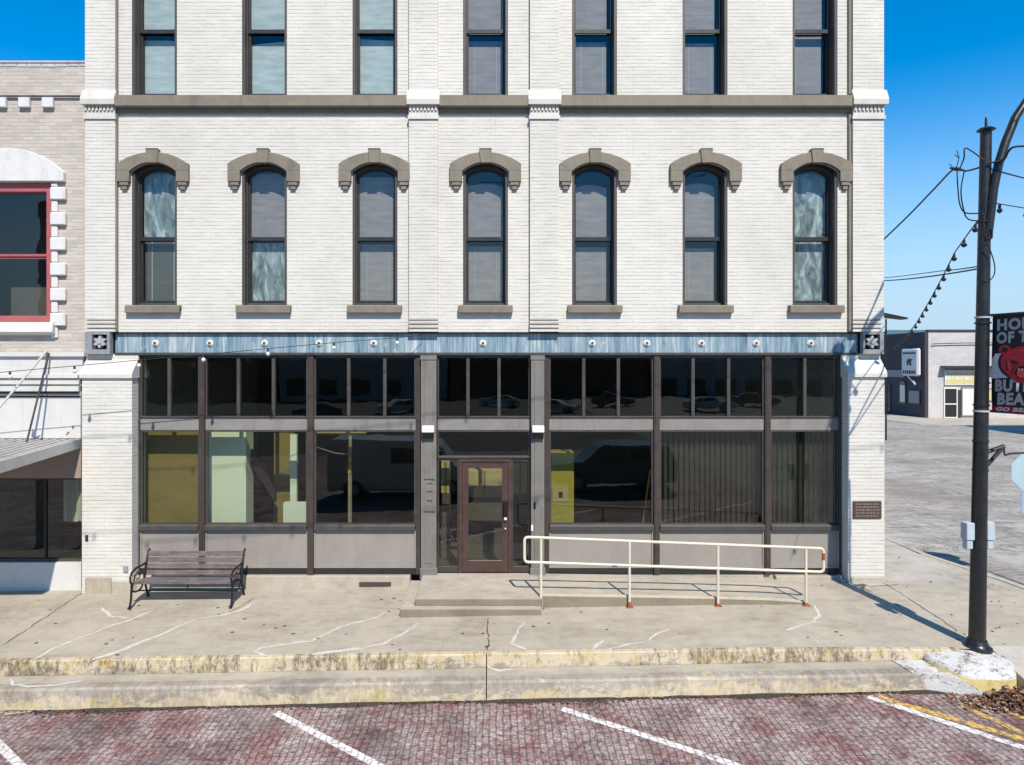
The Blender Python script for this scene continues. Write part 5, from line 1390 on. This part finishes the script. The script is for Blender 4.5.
# far pavements in front of the shops
mb = MB()
cell(mb, XB-4, XB+28, YB-5.5, YB+.0, lambda x,y: .03); cell(mb, XB-4, XB-.0, YB, YB+32, lambda x,y: .03)
for a,b_ in (((XB-4,YB-5.5),(XB+28,YB-5.5)),((XB-4,YB+32),(XB-4,YB-5.5))): mb.poly([(a[0],a[1],.03),(b_[0],b_[1],.03),(b_[0],b_[1],-.4),(a[0],a[1],-.4)])
tag(mb.build('far_pavement', M['side2'], fix=False), kind='structure')
# ------------------------------------------------------------------ vehicles on the near side of the road (mirrored in the shop glass)
def vehicle(name, label, cat, loc, rz, prof, glassp, L_, W, wb, paint, wr=.34):
    t = thing(name, label, cat, loc); t.rotation_euler = (0,0,R(rz))
    mb = MB(); hw = W/2; mb.prism(prof, -hw, hw); mb.build('body', M[paint], t, loc=(0,0,0), bevel=.06)
    for g in glassp:
        for s_ in (-1,1):
            mb = MB(); mb.prism(g, s_*hw-.006, s_*hw+.006); mb.build('side_window', M['carglass'], t, loc=(0,0,0))
    for x in wb:
        for s_ in (-1,1):
            mb = MB(); n_ = 20
            pts = [(x+wr*math.cos(2*math.pi*k/n_), wr+wr*math.sin(2*math.pi*k/n_)) for k in range(n_)]
            mb.prism(pts, s_*(hw-.2), s_*(hw+.015)); w_ = mb.build('wheel', M['tyre'], t, loc=(0,0,0))
            mb = MB(); mb.prism([(x+wr*.6*math.cos(2*math.pi*k/n_), wr+wr*.6*math.sin(2*math.pi*k/n_)) for k in range(n_)], s_*(hw+.016), s_*(hw+.03)); mb.build('rim', M['rim'], w_, loc=(0,0,0))
    for s_ in (-1,1):
        mb = MB(); y = s_*(hw-.28); xe = max(p[0] for p in prof); mb.box(xe-.05, xe+.02, y-.16, y+.16, .62, .8); mb.build('headlight', M['whitep'], t, loc=(0,0,0), bevel=.02)
    return t
van_p = [(-2.7,.32),(2.6,.32),(2.7,.6),(2.62,1.02),(1.95,1.22),(1.35,2.0),(1.0,2.12),(-2.6,2.16),(-2.72,2.0)]
van_g = [[(.75,1.25),(1.75,1.25),(1.28,1.85),(.75,1.88)],[(-.4,1.3),(.55,1.3),(.55,1.86),(-.4,1.88)]]
suv_p = [(-2.3,.34),(2.25,.34),(2.35,.62),(2.25,1.0),(1.15,1.12),(.55,1.68),(.2,1.76),(-2.0,1.72),(-2.33,1.1)]
suv_g = [[(-.45,1.14),(.9,1.14),(.42,1.6),(-.45,1.62)],[(-1.95,1.16),(-.6,1.16),(-.6,1.62),(-1.8,1.6)]]
car_p = [(-2.2,.3),(2.15,.3),(2.25,.5),(2.15,.82),(1.0,.95),(.35,1.38),(-.95,1.42),(-1.7,1.0),(-2.2,.92)]
car_g = [[(-.4,.98),(.75,.98),(.27,1.3),(-.4,1.33)],[(-1.4,1.0),(-.5,1.0),(-.5,1.33),(-.9,1.32)]]
vehicle('parked_van', 'white panel van parked across the brick road', 'van', (-3.2,-12.0,street_z(-3.2,-12)), 0, van_p, van_g, 5.4, 1.95, (-1.75,1.75), 'carwhite', .36)
vehicle('parked_car', 'dark grey off-road car parked across the brick road', 'car', (4.6,-12.4,street_z(4.6,-12.4)), 180, suv_p, suv_g, 4.6, 1.85, (-1.45,1.4), 'cargrey', .37)
first = {}
for x,y,rz,pt,lab in ((6,-50,20,'carwhite','white saloon car far across the parking ground, nearest the road'),(13,-58,15,'cargrey','grey saloon car far across the parking ground, in front of the taller brick shop'),
        (-9,-54,160,'carwhite','white saloon car far across the parking ground, behind the panel van'),(-16,-50,170,'cargrey','grey saloon car far across the parking ground, west of the panel van'),
        (1,-60,185,'carwhite','white saloon car far across the parking ground, farthest from the road'),(20,-49,10,'carwhite','white saloon car far across the parking ground, easternmost of the white cars'),
        (27,-56,15,'cargrey','grey saloon car far across the parking ground, easternmost of the grey cars')):
    if pt not in first: first[pt] = vehicle('parked_car', lab, 'car', (x,y,street_z(x,y)), rz, car_p, car_g, 4.4, 1.75, (-1.35,1.35), pt, .32)
    else:
        c = copy_tree(first[pt]); c.location = (x,y,street_z(x,y)); c.rotation_euler = (0,0,R(rz)); c['label'] = lab
    c = first[pt]
for o in list(C.objects):
    if o.parent is None and o.get('category') == 'car' and 'parking ground' in o['label']: o['group'] = 'cars on the parking ground'

# low shops on the far side of the parking ground, mirrored in the glass
for k, (x0,x1,h,m,lab) in enumerate(((-62,-30,7.5,'redbrick','low red brick shop across the parking ground, west end'),(-29.5,-6,6.2,'tanbrick','low tan brick shop across the parking ground'),(-5.5,22,8,'redbrick','taller red brick shop across the parking ground'),(22.5,60,6.8,'greyblock','grey block shop across the parking ground, east end'))):
    t = thing('opposite_shop', lab, 'building', ((x0+x1)/2,-82,0)); o_ = tuple(t.location); g = -1.0
    mb = MB(); mb.box(x0,x1,-94,-82,g-.5,g+h); mb.build('wall', M[m], t, origin=o_)
    mb = MB(); mb.box(x0-.1,x1+.1,-94.1,-81.8,g+h+.002,g+h+.25); mb.build('cornice', M['taupe'], t, origin=o_)
    n_ = int((x1-x0)/4)
    for q in range(n_):
        x = x0+1+(x1-x0-1)*q/n_
        mb = MB(); mb.box(x,x+2.6,-81.99,-81.93,g+.6,g+2.9); mb.build('window', M['carglass'], t, origin=o_)

# ------------------------------------------------------------------ leaves and gutter dirt
rnd = random.Random(3)
def leaves(n, place, smin, smax, zf, name, mats, lift=.0):
    mb = MB()
    for _ in range(n):
        x, y, h = place(); z = zf(x,y)+lift+h; s = rnd.uniform(smin,smax)
        a = rnd.uniform(0,6.28); tilt = rnd.uniform(-.7,.7); ux = Vector((math.cos(a),math.sin(a),tilt*.6)); uy = Vector((-math.sin(a),math.cos(a),rnd.uniform(-.6,.6)))
        c = Vector((x,y,z+.008)); mi = rnd.randrange(len(mats))
        pts = [c-ux*s, c-ux*s*.2+uy*s*.55+Vector((0,0,s*.3)), c+ux*s, c-ux*s*.1-uy*s*.55+Vector((0,0,s*.25))]
        mb.poly([pts[0],pts[3],pts[2]],mi); mb.poly([pts[0],pts[2],pts[1]],mi)
    return tag(mb.build(name, mats, fix=False), kind='stuff')
lm = [plain('leaf_brown_%d'%k, c, .8, .3, 20, bmp=0) for k,c in enumerate(((.22,.11,.06),(.30,.18,.11),(.13,.065,.04),(.36,.26,.19),(.20,.08,.05)))]
def pl_leaf():
    while True:
        x, y = rnd.gauss(7.3,.32), rnd.gauss(-3.86,.13)
        if x < 7.66 and y < -3.55 or (x-cxp)**2+(y-cyp)**2 > .62**2 and y < -3.3 and x < 7.66: return x, y, max(0,rnd.gauss(.05,.04))*math.exp(-((x-7.35)/.4)**2)
leaves(1500, pl_leaf, .022, .05, street_z, 'fallen_leaves', lm)
def pl_gut():
    x = rnd.uniform(-9.5,7.2); dens = .45+.55*math.sin(x*1.3)*math.sin(x*.47+1)
    if x < -6.6: dens *= .4
    return x, -3.47-abs(rnd.gauss(0,.055))*(.5+max(0,dens)), 0
leaves(4200, pl_gut, .008, .034, street_z, 'gutter_debris', [M['soil'], lm[2], M['joint']])
def pl_pave():
    return rnd.uniform(7,10.2), rnd.uniform(-2.6,3), 0
leaves(46, pl_pave, .012, .035, lambda x,y: walk_z(min(x,9.6),y), 'pavement_leaves', lm)
# dirt wedge under the leaves
mb = MB(); n_ = 40
for i in range(n_):
    x0, x1 = -9.5+i*(16.9/n_), -9.5+(i+1)*(16.9/n_)
    w0, w1 = (.05+.045*math.sin(x*2.1)+.03*math.sin(x*5.3) for x in (x0,x1))
    mb.poly([(x0,-3.49-w0,street_z(x0,-3.5)+.003),(x1,-3.49-w1,street_z(x1,-3.5)+.003),(x1,-3.46,street_z(x1,-3.5)+.03),(x0,-3.46,street_z(x0,-3.5)+.03)])
tag(mb.build('gutter_dirt', M['soil'], fix=False), kind='stuff')
